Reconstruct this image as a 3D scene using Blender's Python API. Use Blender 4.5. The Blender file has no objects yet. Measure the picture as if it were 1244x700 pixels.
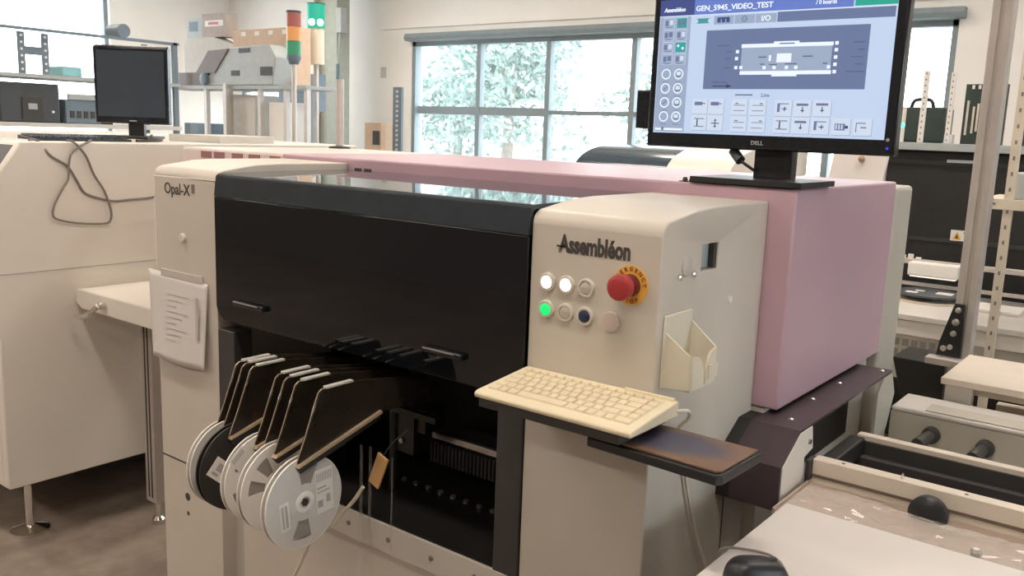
import bpy, bmesh, math, random
from mathutils import Vector, Matrix

random.seed(7)
SC = bpy.context.scene
C = SC.collection
PI = math.pi

# ------------------------------------------------------------------ camera
cam_data = bpy.data.cameras.new('camera')
cam_data.sensor_width = 36.0
cam_data.lens = 1086.23 / 1244.0 * 36.0
cam_data.clip_start = 0.02
cam = bpy.data.objects.new('camera', cam_data)
C.objects.link(cam)
yaw, pitch, roll = math.radians(37.6696), math.radians(10.0272), math.radians(2.1045)
fwd = Vector((-math.sin(yaw) * math.cos(pitch), math.cos(yaw) * math.cos(pitch), -math.sin(pitch)))
rgt = Vector((math.cos(yaw), math.sin(yaw), 0))
upv = rgt.cross(fwd)
r2 = math.cos(roll) * rgt + math.sin(roll) * upv
u2 = -math.sin(roll) * rgt + math.cos(roll) * upv
cam.matrix_world = Matrix(((r2.x, u2.x, -fwd.x, 0), (r2.y, u2.y, -fwd.y, 0), (r2.z, u2.z, -fwd.z, 1.6), (0, 0, 0, 1)))
SC.camera = cam

# ------------------------------------------------------------------ world and exposure
SC.view_settings.view_transform = 'Standard'
SC.view_settings.look = 'None'
SC.view_settings.gamma = 1.0
SC.view_settings.exposure = 0.0
SC.view_settings.use_curve_mapping = False
W = bpy.data.worlds.new('world')
SC.world = W
W.use_nodes = True
bg = W.node_tree.nodes['Background']
bg.inputs['Color'].default_value = (0.80, 0.92, 1.0, 1)
bg.inputs['Strength'].default_value = 7.5
LAMP_POWER = 33.0          # radiance of the ceiling diffusers
LAMP_COLOR = (1.0, 0.89, 0.78, 1)

# ------------------------------------------------------------------ materials
MATS = {}
def mat(name, col, rough=0.5, metal=0.0, var=0.06, scale=14.0, bump=0.0, emit=None, estr=1.0, alpha=1.0, coat=0.0, spec=0.5):
    if name in MATS: return MATS[name]
    m = bpy.data.materials.new(name); m.use_nodes = True
    nt = m.node_tree; p = nt.nodes['Principled BSDF']
    tc = nt.nodes.new('ShaderNodeTexCoord')
    nz = nt.nodes.new('ShaderNodeTexNoise'); nz.inputs['Scale'].default_value = scale; nz.inputs['Detail'].default_value = 4
    nt.links.new(tc.outputs['Object'], nz.inputs['Vector'])
    rp = nt.nodes.new('ShaderNodeValToRGB')
    a = [max(0, c * (1 - var)) for c in col]; b = [min(1, c * (1 + var)) for c in col]
    rp.color_ramp.elements[0].position = 0.3; rp.color_ramp.elements[1].position = 0.7
    rp.color_ramp.elements[0].color = (*a, 1); rp.color_ramp.elements[1].color = (*b, 1)
    nt.links.new(nz.outputs['Fac'], rp.inputs['Fac'])
    nt.links.new(rp.outputs['Color'], p.inputs['Base Color'])
    p.inputs['Roughness'].default_value = rough
    p.inputs['Metallic'].default_value = metal
    p.inputs['Alpha'].default_value = alpha
    p.inputs['Coat Weight'].default_value = coat
    p.inputs['Specular IOR Level'].default_value = spec
    if bump:
        bp = nt.nodes.new('ShaderNodeBump'); bp.inputs['Strength'].default_value = bump; bp.inputs['Distance'].default_value = 0.004
        n2 = nt.nodes.new('ShaderNodeTexNoise'); n2.inputs['Scale'].default_value = scale * 9
        nt.links.new(tc.outputs['Object'], n2.inputs['Vector'])
        nt.links.new(n2.outputs['Fac'], bp.inputs['Height']); nt.links.new(bp.outputs['Normal'], p.inputs['Normal'])
    if emit:
        p.inputs['Emission Color'].default_value = (*emit, 1); p.inputs['Emission Strength'].default_value = estr
    MATS[name] = m
    return m

def emis(name, col, s=1.0):
    return mat(name, [c * .15 for c in col], 0.25, emit=col, estr=s, var=0.0)

def clear(name, col, transp=0.85, rough=0.05):
    m = bpy.data.materials.new(name); m.use_nodes = True
    nt = m.node_tree; p = nt.nodes['Principled BSDF']; out = nt.nodes['Material Output']
    p.inputs['Base Color'].default_value = (*col, 1); p.inputs['Roughness'].default_value = rough
    t = nt.nodes.new('ShaderNodeBsdfTransparent'); mx = nt.nodes.new('ShaderNodeMixShader')
    nz = nt.nodes.new('ShaderNodeTexNoise'); nz.inputs['Scale'].default_value = 8
    mr = nt.nodes.new('ShaderNodeMapRange'); mr.inputs['To Min'].default_value = transp - .05; mr.inputs['To Max'].default_value = min(1, transp + .05)
    nt.links.new(nz.outputs['Fac'], mr.inputs['Value'])
    nt.links.new(mr.outputs['Result'], mx.inputs['Fac'])
    nt.links.new(p.outputs['BSDF'], mx.inputs[1]); nt.links.new(t.outputs['BSDF'], mx.inputs[2])
    nt.links.new(mx.outputs['Shader'], out.inputs['Surface'])
    return m

def floor_mat():
    m = bpy.data.materials.new('worn_concrete'); m.use_nodes = True
    nt = m.node_tree; p = nt.nodes['Principled BSDF']
    tc = nt.nodes.new('ShaderNodeTexCoord')
    n1 = nt.nodes.new('ShaderNodeTexNoise'); n1.inputs['Scale'].default_value = 2.2; n1.inputs['Detail'].default_value = 8
    n2 = nt.nodes.new('ShaderNodeTexNoise'); n2.inputs['Scale'].default_value = 14; n2.inputs['Detail'].default_value = 5
    for n in (n1, n2): nt.links.new(tc.outputs['Object'], n.inputs['Vector'])
    mx = nt.nodes.new('ShaderNodeMix'); mx.data_type = 'FLOAT'; mx.inputs['Factor'].default_value = 0.35
    nt.links.new(n1.outputs['Fac'], mx.inputs['A']); nt.links.new(n2.outputs['Fac'], mx.inputs['B'])
    rp = nt.nodes.new('ShaderNodeValToRGB')
    rp.color_ramp.elements[0].position = 0.34; rp.color_ramp.elements[0].color = (.17, .135, .11, 1)
    rp.color_ramp.elements[1].position = 0.66; rp.color_ramp.elements[1].color = (.36, .29, .235, 1)
    nt.links.new(mx.outputs['Result'], rp.inputs['Fac']); nt.links.new(rp.outputs['Color'], p.inputs['Base Color'])
    p.inputs['Roughness'].default_value = 0.45
    return m

def pad_mat():
    m = bpy.data.materials.new('worn_mouse_pad'); m.use_nodes = True
    nt = m.node_tree; p = nt.nodes['Principled BSDF']
    tc = nt.nodes.new('ShaderNodeTexCoord')
    sx = nt.nodes.new('ShaderNodeVectorMath'); sx.operation = 'SUBTRACT'; sx.inputs[1].default_value = (.105, .080, 0)
    sc = nt.nodes.new('ShaderNodeVectorMath'); sc.operation = 'MULTIPLY'; sc.inputs[1].default_value = (6.0, 11.0, 0)
    ln = nt.nodes.new('ShaderNodeVectorMath'); ln.operation = 'LENGTH'
    nz = nt.nodes.new('ShaderNodeTexNoise'); nz.inputs['Scale'].default_value = 20; nz.inputs['Detail'].default_value = 4
    ad = nt.nodes.new('ShaderNodeMath'); ad.operation = 'MULTIPLY_ADD'; ad.inputs[1].default_value = .35
    nt.links.new(tc.outputs['Object'], sx.inputs[0]); nt.links.new(sx.outputs[0], sc.inputs[0]); nt.links.new(sc.outputs[0], ln.inputs[0])
    nt.links.new(tc.outputs['Object'], nz.inputs['Vector'])
    nt.links.new(nz.outputs['Fac'], ad.inputs[0]); nt.links.new(ln.outputs['Value'], ad.inputs[2])
    rp = nt.nodes.new('ShaderNodeValToRGB')
    e = rp.color_ramp.elements
    e[0].position = .40; e[0].color = (.075, .072, .115, 1)
    e[1].position = 1.0; e[1].color = (.12, .07, .04, 1)
    k = e.new(.60); k.color = (.20, .12, .075, 1)
    mr = nt.nodes.new('ShaderNodeMath'); mr.operation = 'MULTIPLY'; mr.inputs[1].default_value = .66
    nt.links.new(ad.outputs[0], mr.inputs[0]); nt.links.new(mr.outputs[0], rp.inputs['Fac'])
    nt.links.new(rp.outputs['Color'], p.inputs['Base Color']); p.inputs['Roughness'].default_value = .35
    return m

M_floor = floor_mat()
M_wall = mat('wall_paint', (.88, .85, .81), .8, var=.02, scale=3, bump=.05)
M_ceil = mat('ceiling_paint', (.75, .73, .70), .9, var=.02)
M_beige = mat('beige_powder_coat', (.61, .555, .48), .42, var=.025, scale=6)
M_beige_side = mat('grey_beige_powder_coat', (.60, .56, .50), .45, var=.025, scale=6)
M_light = mat('pale_beige_enamel', (.78, .725, .65), .4, var=.025, scale=4)
M_white = mat('white_laminate', (.70, .66, .62), .4, var=.02, scale=5)
M_pink = mat('faded_pink_paint', (.52, .345, .405), .4, var=.03, scale=5)
M_greyb = mat('greenish_grey_enamel', (.50, .47, .40), .5, var=.03, scale=7)
M_smoke = mat('smoked_black_acrylic', (.006, .007, .009), .045, var=.1, spec=.5)
M_smoke2 = mat('smoked_acrylic_lightened', (.036, .044, .054), .03, var=.1, spec=.5)  # same acrylic as the cover, base colour lightened for its band of reflections
M_dark = mat('black_interior_steel', (.014, .013, .012), .45, var=.15)
M_dark2 = mat('dark_grey_steel', (.045, .042, .040), .5, var=.1)
M_purple = mat('black_purple_ledge', (.055, .038, .045), .38, var=.1)
M_brown = mat('black_brown_plate', (.030, .023, .017), .14, var=.2, spec=.6)
M_bronze = mat('bronze_edge', (.66, .50, .34), .3, metal=.35, var=.1)
M_strip = mat('pale_metal_strip', (.72, .69, .63), .35, metal=.2, var=.05)
M_steel = mat('brushed_steel', (.62, .60, .57), .28, metal=.9, var=.06, scale=40)
M_alu = mat('anodised_aluminium', (.58, .53, .49), .45, metal=.35, var=.04, scale=20)
M_chrome = mat('chrome', (.8, .78, .75), .12, metal=1.0, var=.02)
M_black = mat('black_plastic', (.018, .018, .020), .4, var=.1)
M_blacksheen = mat('glossy_black_plastic', (.012, .014, .018), .2, var=.1)
M_cable = mat('grey_cable', (.22, .19, .17), .55, var=.05)
M_cablew = mat('cream_cable', (.72, .66, .54), .5, var=.04)
M_key = mat('cream_keyboard_plastic', (.83, .73, .52), .5, var=.03)
M_keycap = mat('cream_keycap', (.80, .70, .50), .5, var=.03)
M_bowl = mat('cream_holder_plastic', (.74, .68, .55), .45, var=.03)
M_pad = pad_mat()
M_reel = clear('milky_reel_plastic', (.84, .81, .76), .26, .35)
M_reelrim = mat('white_reel_plastic', (.86, .82, .77), .4, var=.03)
M_tape = mat('carrier_tape_paper', (.34, .31, .28), .6, var=.05)
M_labelw = mat('white_label', (.82, .79, .74), .6, var=.02)
M_ink = mat('dark_grey_ink', (.06, .055, .05), .6, var=.05)
M_greyink = mat('pale_grey_ink', (.46, .44, .42), .7, var=.05)
M_paper = mat('white_paper', (.70, .66, .62), .7, var=.02)
M_red = mat('red_push_button', (.42, .04, .045), .35, var=.05)
M_darkred = mat('dark_red_collar', (.16, .018, .02), .4, var=.05)
M_yellow = mat('yellow_collar', (.85, .48, .08), .45, var=.03)
M_redink = mat('dark_red_ink', (.30, .07, .02), .6, var=.05)
M_blue = mat('blue_lens', (.022, .035, .085), .3, var=.05)
M_lensbeige = mat('beige_lens', (.55, .50, .44), .35, var=.03)
M_ring = mat('beige_bezel_ring', (.66, .61, .54), .3, var=.03)
M_cardboard = mat('cardboard', (.62, .46, .34), .8, var=.05)
M_greypaper = mat('grey_carton', (.60, .58, .54), .8, var=.04)
M_equip = mat('grey_equipment_paint', (.40, .43, .43), .5, var=.05)
M_equipdark = mat('dark_equipment_paint', (.055, .062, .072), .5, var=.1)
M_bluegrey = mat('blue_grey_steel', (.15, .20, .245), .5, var=.06)
M_column = mat('green_grey_column_paint', (.38, .40, .34), .55, var=.06)
M_frame = mat('window_frame_metal', (.23, .28, .30), .5, var=.06)
M_glass = clear('window_glass', (.9, .97, 1.0), .92, .02)
M_film = clear('crumpled_clear_film', (.80, .76, .72), .78, .04)
M_ribbon = clear('clear_cover_tape', (.75, .72, .68), .82, .1)
M_pan = mat('tan_conveyor_pan', (.46, .37, .30), .4, var=.05)
M_belt = mat('dark_conveyor_belt', (.05, .045, .045), .5, var=.1)
M_tan = mat('tan_tag', (.70, .42, .18), .55, var=.06)
M_ptable = mat('beige_table_laminate', (.72, .64, .54), .4, var=.03)
M_rackbeige = mat('beige_rack_enamel', (.70, .62, .50), .5, var=.04)
M_fin = mat('dark_green_board', (.030, .050, .042), .5, var=.15)
M_venthole = mat('dull_red_vent', (.34, .16, .16), .6, var=.08)
M_domeglass = mat('dark_blue_dome', (.035, .055, .075), .18, var=.1)
M_stred = mat('red_signal_lens', (.42, .13, .11), .35, var=.03)
M_stora = mat('orange_signal_lens', (.85, .40, .14), .35, var=.03)
M_stgre = mat('green_signal_lens', (.05, .32, .17), .35, var=.03)
M_stgre_on = emis('lit_green_signal_lens', (.02, .55, .36), .8)
M_hot = emis('lit_signal_bulb', (.75, 1.0, .85), 3.0)
M_lamp = emis('lit_lamp_diffuser', LAMP_COLOR[:3], LAMP_POWER)
M_btnw = emis('lit_white_lens', (1, .97, 1), 2.0)
M_btng = emis('lit_green_lens', (.02, .85, .20), 1.0)
M_benchlight = emis('lit_bench_tube', (1, .92, .80), 1.1)
M_leaf = mat('tree_leaf', (.24, .32, .29), .6, var=.4, scale=3)
M_bark = mat('tree_bark', (.22, .19, .16), .9, var=.2)
M_lawn = mat('outdoor_paving', (.42, .42, .38), .9, var=.15, scale=2)
M_building = mat('pale_render', (.50, .52, .53), .8, var=.04)

# ------------------------------------------------------------------ helpers
class MB:
    def __init__(self): self.v = []; self.f = []
    def add(self, vs, fs):
        n = len(self.v); self.v += [tuple(p) for p in vs]; self.f += [tuple(i + n for i in f) for f in fs]; return self
    def box(self, x0, x1, y0, y1, z0, z1, M=None):
        vs = [Vector((x, y, z)) for x in (x0, x1) for y in (y0, y1) for z in (z0, z1)]
        if M: vs = [M @ p for p in vs]
        return self.add(vs, [(0, 1, 3, 2), (4, 6, 7, 5), (0, 4, 5, 1), (2, 3, 7, 6), (0, 2, 6, 4), (1, 5, 7, 3)])
    def prism(self, axis, prof, a, b, M=None):
        n = len(prof)
        def P(t, u, v): return Vector((t, u, v) if axis == 'x' else (u, t, v) if axis == 'y' else (u, v, t))
        vs = [P(a, *p) for p in prof] + [P(b, *p) for p in prof]
        if M: vs = [M @ p for p in vs]
        return self.add(vs, [tuple(range(n)), tuple(range(2 * n - 1, n - 1, -1))] + [(i, i + n, (i + 1) % n + n, (i + 1) % n) for i in range(n)])
    def cyl(self, p0, p1, r0, r1=None, n=20, cap=True):
        r1 = r0 if r1 is None else r1
        p0, p1 = Vector(p0), Vector(p1); d = (p1 - p0).normalized()
        a = d.orthogonal().normalized(); b = d.cross(a)
        vs = [p + r * (math.cos(2 * PI * i / n) * a + math.sin(2 * PI * i / n) * b) for p, r in ((p0, r0), (p1, r1)) for i in range(n)]
        fs = [(i, (i + 1) % n, (i + 1) % n + n, i + n) for i in range(n)]
        if cap: fs += [tuple(range(n - 1, -1, -1)), tuple(range(n, 2 * n))]
        return self.add(vs, fs)
    def lathe(self, p0, d, prof, n=28, cap=True):          # prof: (distance along d, radius)
        p0, d = Vector(p0), Vector(d).normalized(); a = d.orthogonal().normalized(); b = d.cross(a)
        m = len(prof)
        vs = [p0 + t * d + r * (math.cos(2 * PI * i / n) * a + math.sin(2 * PI * i / n) * b) for t, r in prof for i in range(n)]
        fs = [(j * n + i, j * n + (i + 1) % n, (j + 1) * n + (i + 1) % n, (j + 1) * n + i) for j in range(m - 1) for i in range(n)]
        if cap: fs += [tuple(range(n - 1, -1, -1)), tuple(range((m - 1) * n, m * n))]
        return self.add(vs, fs)
    def tube(self, pts, r, n=8, sub=6):
        P = [Vector(p) for p in pts]
        if len(P) > 2 and sub > 1:               # Catmull-Rom smoothing
            Q = []
            for i in range(len(P) - 1):
                a = P[max(i - 1, 0)]; b = P[i]; c = P[i + 1]; d = P[min(i + 2, len(P) - 1)]
                for k in range(sub):
                    t = k / sub
                    Q.append(.5 * ((2 * b) + (c - a) * t + (2 * a - 5 * b + 4 * c - d) * t * t + (3 * b - a - 3 * c + d) * t ** 3))
            P = Q + [P[-1]]
        m = len(P); vs = []; ref = None
        for i in range(m):
            d = (P[min(i + 1, m - 1)] - P[max(i - 1, 0)]).normalized()
            if ref is None: ref = d.orthogonal().normalized()
            a = (ref - ref.dot(d) * d).normalized(); ref = a; b = d.cross(a)
            vs += [P[i] + r * (math.cos(2 * PI * k / n) * a + math.sin(2 * PI * k / n) * b) for k in range(n)]
        fs = [(j * n + i, j * n + (i + 1) % n, (j + 1) * n + (i + 1) % n, (j + 1) * n + i) for j in range(m - 1) for i in range(n)]
        fs += [tuple(range(n - 1, -1, -1)), tuple(range((m - 1) * n, m * n))]
        return self.add(vs, fs)
    def build(self, name, m, parent=None, smooth=False, bevel=0, kind=None, label=None, loc=None, solid=0):
        off = Vector(loc) if loc is not None else Vector((0, 0, 0))
        q = parent
        while q is not None: off = off + q.location; q = q.parent
        me = bpy.data.meshes.new(name)
        me.from_pydata([tuple(Vector(p) - off) for p in self.v], [], self.f)
        bm = bmesh.new(); bm.from_mesh(me); bmesh.ops.recalc_face_normals(bm, faces=bm.faces); bm.to_mesh(me); bm.free()
        me.materials.append(m)
        o = bpy.data.objects.new(name, me); C.objects.link(o)
        o.location = loc if loc is not None else (0, 0, 0)
        if parent is not None: o.parent = parent
        if solid:
            s = o.modifiers.new('solid', 'SOLIDIFY'); s.thickness = solid; s.offset = 0
        if bevel:
            b = o.modifiers.new('bevel', 'BEVEL'); b.width = bevel; b.segments = 3; b.limit_method = 'ANGLE'; b.angle_limit = math.radians(50)
        if smooth or bevel:
            for p in me.polygons: p.use_smooth = True
            try:
                me.set_sharp_from_angle(angle=math.radians(40))
            except Exception: pass
        if kind: o['kind'] = kind
        if label: o['label'] = label
        return o

def B(*a, **k): return MB().box(*a, **k)

def thing(name, label, cat, loc, group=None):
    o = bpy.data.objects.new(name, None); C.objects.link(o); o.location = loc
    o.empty_display_size = .05
    o['label'] = label; o['category'] = cat
    if group: o['group'] = group
    return o
def single(name, mb, m, label, cat, loc, group=None, **k):
    o = mb.build(name, m, loc=loc, **k); o['label'] = label; o['category'] = cat
    if group: o['group'] = group
    return o
def struct(name, mb, m, parent=None, label=None, **k):
    o = mb.build(name, m, parent=parent, **k); o['kind'] = 'structure'
    if label: o['label'] = label
    return o
def dup(root, loc, label=None):
    r = root.copy(); C.objects.link(r); r.location = loc
    if label: r['label'] = label
    for ch in list(root.children):
        c = ch.copy(); C.objects.link(c); c.parent = r
        for g in ch.children:
            d = g.copy(); C.objects.link(d); d.parent = c
    return r
def cut(o, mb):
    """cut the shape mb out of the mesh object o and bake the result"""
    k = mb.build('cutter', M_dark, parent=o.parent)
    m = o.modifiers.new('cut', 'BOOLEAN'); m.operation = 'DIFFERENCE'; m.object = k; m.solver = 'EXACT'
    bev = [x for x in o.modifiers if x.type == 'BEVEL']
    for b in bev: b.show_viewport = False
    bpy.context.view_layer.update()
    dg = bpy.context.evaluated_depsgraph_get()
    me = bpy.data.meshes.new_from_object(o.evaluated_get(dg))
    o.modifiers.remove(m); o.data = me
    for b in bev: b.show_viewport = True
    me2 = k.data; bpy.data.objects.remove(k); bpy.data.meshes.remove(me2)

def text(s, size, m, parent, org, xd=(1, 0, 0), yd=(0, 0, 1), sx=1.0, shear=0.0, bold=0.0, depth=.0004, name='lettering', align='LEFT'):
    cu = bpy.data.curves.new('t', 'FONT'); cu.body = s; cu.size = size; cu.shear = shear; cu.offset = bold
    cu.extrude = depth; cu.resolution_u = 3; cu.align_x = align
    o = bpy.data.objects.new('t', cu); C.objects.link(o)
    bpy.context.view_layer.update()
    me0 = bpy.data.meshes.new_from_object(o.evaluated_get(bpy.context.evaluated_depsgraph_get()))
    bpy.data.objects.remove(o); bpy.data.curves.remove(cu)
    X, Y = Vector(xd).normalized(), Vector(yd).normalized(); Z = X.cross(Y); O = Vector(org)
    mb = MB(); mb.add([O + X * (v.co.x * sx) + Y * v.co.y + Z * v.co.z for v in me0.vertices], [tuple(p.vertices) for p in me0.polygons])
    bpy.data.meshes.remove(me0)
    if parent is None: return mb
    return mb.build(name, m, parent)

# ------------------------------------------------------------------ the room
struct('floor', B(-11.7, 5.2, -4.2, 8.2, -.1, 0), M_floor)
struct('ceiling', B(-11.7, 5.2, -4.2, 8.2, 3.6, 3.7), M_ceil)
WX0, WX1, WZ0, WZ1 = -7.84, -1.77, .85, 2.60
wb = MB().box(-11.7, -11.3, 8, 8.2, 0, 3.6).box(-9.25, WX0, 8, 8.2, 0, 3.6).box(-11.3, -9.25, 8, 8.2, 0, 1.0).box(-11.3, -9.25, 8, 8.2, 2.05, 3.6).box(WX1, 5.2, 8, 8.2, 0, 3.6).box(WX0, WX1, 8, 8.2, 0, WZ0).box(WX0, WX1, 8, 8.2, WZ1, 3.6)
struct('wall_back', wb, M_wall)
LY0, LY1, LZ0, LZ1 = 3.3, 6.2, 1.0, 3.3
wl = MB().box(-11.7, -11.5, -4.2, LY0, 0, 3.6).box(-11.7, -11.5, LY1, 8, 0, 3.6).box(-11.7, -11.5, LY0, LY1, 0, LZ0).box(-11.7, -11.5, LY0, LY1, LZ1, 3.6)
struct('wall_left', wl, M_wall)
struct('wall_right', MB().box(5, 5.2, -4.2, .8, 0, 3.6).box(5, 5.2, 4.6, 8, 0, 3.6).box(5, 5.2, .8, 4.6, 0, 1.2).box(5, 5.2, .8, 4.6, 2.6, 3.6), M_wall)
struct('wall_front', B(-11.5, 5, -4.2, -4, 0, 3.6), mat('dim_grey_wall', (.22, .20, .18), .8))
# the long window in the back wall: frame, mullions, transoms, panes
w1 = thing('window_1', '', '', (-4.8, 8.1, WZ0)); del w1['label']; del w1['category']; w1['kind'] = 'structure'
fr = MB().box(WX0, WX1, 8.02, 8.12, WZ0, WZ0 + .05).box(WX0, WX1, 8.02, 8.12, WZ1 - .05, WZ1).box(WX0, WX0 + .05, 8.02, 8.12, WZ0, WZ1).box(WX1 - .05, WX1, 8.02, 8.12, WZ0, WZ1)
struct('window_frame', fr, M_frame, w1)
xs = [WX0 + .05, -6.80, -5.82, -4.76, -3.75, -2.75, WX1 - .05]
for x in xs[1:-1]: struct('mullion', B(x - .03, x + .03, 8.03, 8.11, WZ0 + .05, WZ1 - .05), M_frame, w1)
for i in range(6):
    th = .045 if i < 2 else .022
    struct('transom', B(xs[i] + .03, xs[i + 1] - .03, 8.035, 8.105, 1.80 - th, 1.80 + th), M_frame, w1)
    for z0, z1 in ((WZ0 + .05, 1.78), (1.82, WZ1 - .05)):
        struct('pane', B(xs[i] + .02, xs[i + 1] - .02, 8.068, 8.074, z0, z1), M_glass, w1)
hd = MB().prism('x', [(7.90, 2.605), (7.88, 2.64), (7.90, 2.685), (7.995, 2.685), (7.995, 2.60)], WX0 - .02, WX1 + .05)
single('blind_cassette', hd, M_frame, 'long grey roller blind housing fixed above the back window', 'blind', (-4.8, 7.9, 2.6))
w2 = thing('window_2', '', '', (-11.6, 4.75, LZ0)); del w2['label']; del w2['category']; w2['kind'] = 'structure'
f2 = MB().box(-11.64, -11.56, LY0, LY1, LZ0, LZ0 + .05).box(-11.64, -11.56, LY0, LY1, LZ1 - .05, LZ1).box(-11.64, -11.56, LY0, LY0 + .05, LZ0, LZ1).box(-11.64, -11.56, LY1 - .05, LY1, LZ0, LZ1)
struct('window_frame', f2, M_frame, w2)
struct('mullion', B(-11.63, -11.57, 4.72, 4.78, LZ0 + .05, LZ1 - .05), M_frame, w2)
for a, b in ((LY0 + .04, 4.73), (4.77, LY1 - .04)): struct('pane', B(-11.603, -11.597, a, b, LZ0 + .04, LZ1 - .04), M_glass, w2)
w4 = thing('unseen_window', '', '', (5.1, 2.7, 1.2)); del w4['label']; del w4['category']; w4['kind'] = 'structure'  # unseen window added for cool daylight on the machine's right side
struct('window_frame', MB().box(5.05, 5.1, .8, 4.6, 1.2, 1.25).box(5.05, 5.1, .8, 4.6, 2.55, 2.6).box(5.05, 5.1, .8, .85, 1.25, 2.55).box(5.05, 5.1, 4.55, 4.6, 1.25, 2.55), M_frame, w4)
struct('mullion', B(5.05, 5.1, 2.675, 2.725, 1.25, 2.55), M_frame, w4)
for p0, p1 in ((.84, 2.68), (2.72, 4.56)): struct('pane', B(5.07, 5.076, p0, p1, 1.24, 2.56), M_glass, w4)
w3 = thing('window_3', '', '', (-10.3, 8.1, 1.0)); del w3['label']; del w3['category']; w3['kind'] = 'structure'
struct('window_frame', MB().box(-11.3, -9.25, 8.05, 8.1, 1.0, 1.05).box(-11.3, -9.25, 8.05, 8.1, 2.0, 2.05).box(-11.3, -11.25, 8.05, 8.1, 1.05, 2.0).box(-9.3, -9.25, 8.05, 8.1, 1.05, 2.0), M_frame, w3)
struct('mullion', B(-10.30, -10.25, 8.05, 8.1, 1.05, 2.0), M_frame, w3)
for p0, p1 in ((-11.26, -10.29), (-10.26, -9.29)): struct('pane', B(p0, p1, 8.07, 8.076, 1.04, 2.01), M_glass, w3)
struct('trim_1', B(-8.35, 5, 7.975, 8.0, 2.76, 2.79), M_wall)
struct('baseboard_back', B(-11.5, 5, 7.98, 8.0, 0, .1), M_greypaper)

# steel column beside the window, with its pipe and a small lamp arm
colm = thing('steel_column', 'tall green grey steel column left of the back window', 'column', (-8.65, 7.5, 0))
cp = MB().box(-8.93, -8.90, 7.4, 7.6, 0, 3.6).box(-8.90, -8.54, 7.48, 7.52, 0, 3.6).box(-8.54, -8.50, 7.4, 7.6, 0, 3.6)
cp.build('flange_beam', M_column, colm)
MB().cyl((-8.46, 7.38, 0), (-8.46, 7.38, 2.3), .022).build('conduit_pipe', M_bluegrey, colm)
MB().box(-8.45, -8.36, 7.34, 7.44, 2.66, 2.95).cyl((-8.46, 7.38, 2.3), (-8.42, 7.38, 2.67), .012).build('junction_box', M_equip, colm, bevel=.01)
single('wall_switch', B(-8.36, -8.27, 7.985, 8.0, 2.18, 2.31), M_greypaper, 'small grey switch plate on the wall left of the window', 'switch', (-8.3, 8.0, 2.18), bevel=.004)

# ceiling lamps
k = 0
for x in (-9.2, -6.2, -3.2, -.4):
    for y in (-2.2, .6, 3.4, 6.2):
        t = thing('ceiling_light', 'long fluorescent ceiling light panel above the workshop', 'lamp', (x, y, 3.6), 'ceiling lights over the workshop')
        MB().box(x - .66, x + .66, y - .16, y + .16, 3.57, 3.6).box(x - .66, x + .66, y - .16, y - .14, 3.53, 3.57).box(x - .66, x + .66, y + .14, y + .16, 3.53, 3.57).build('housing', M_wall, t)
        B(x - .64, x + .64, y - .138, y + .138, 3.55, 3.568).build('diffuser', M_lamp, t)

# outdoors: paving, trees, a pale building
single('outdoor_ground', B(-40, 30, 8.3, 45, -.2, -.05), M_lawn, 'pale paved ground outside beyond the windows', 'ground', (-5, 20, -.05))
def tree(x, y, h, r, n, label):
    t = thing('leafy_tree', label, 'tree', (x, y, -.05), 'trees outside the back window')
    MB().cyl((x, y, -.05), (x + .1, y, h * .55), .14, .07, 10).cyl((x + .1, y, h * .5), (x + .6, y, h * .85), .06, .02, 8).cyl((x + .1, y, h * .45), (x - .6, y + .2, h * .8), .06, .02, 8).build('trunk', M_bark, t, smooth=True)
    mb = MB(); rnd = random.Random(int(x * 10))
    for i in range(n):
        while True:
            p = Vector((rnd.uniform(-1, 1), rnd.uniform(-1, 1), rnd.uniform(-1, 1)))
            if .25 < p.length < 1: break
        k = .75 + .4 * math.sin(5 * p.x + 2) * math.sin(6 * p.z + x)
        c = Vector((x, y, h * .62)) + Vector((p.x * r, p.y * r, p.z * h * .44)) * k
        u = Vector((rnd.gauss(0, 1), rnd.gauss(0, 1), rnd.gauss(0, 1))).normalized(); v = u.orthogonal().normalized(); s = rnd.uniform(.05, .11)
        w = u.cross(v) * s * .25
        mb.add([c - u * s, c + v * s * .5 + w, c + u * s, c - v * s * .5 + w], [(0, 1, 2, 3)])
    mb.build('foliage', M_leaf, t, kind='stuff')
tree(-10.0, 12.6, 4.6, 1.7, 2600, 'leafy tree outside seen through the second pane of the back window')
tree(-12.6, 14.2, 3.2, 1.5, 1800, 'low leafy tree outside seen through the leftmost pane of the back window')
tree(-8.2, 15.5, 3.3, 1.6, 1300, 'low sparse tree outside seen through the third pane of the back window')
single('pale_building', B(-19, -14.2, 17, 21, -.1, 4.6).box(-19.3, -14.0, 16.8, 21.2, 2.5, 2.66).box(-19.3, -14.0, 16.8, 21.2, 4.6, 4.75), M_building, 'pale flat building outside seen through the leftmost back window pane', 'building', (-16.6, 19, -.1))

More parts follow.
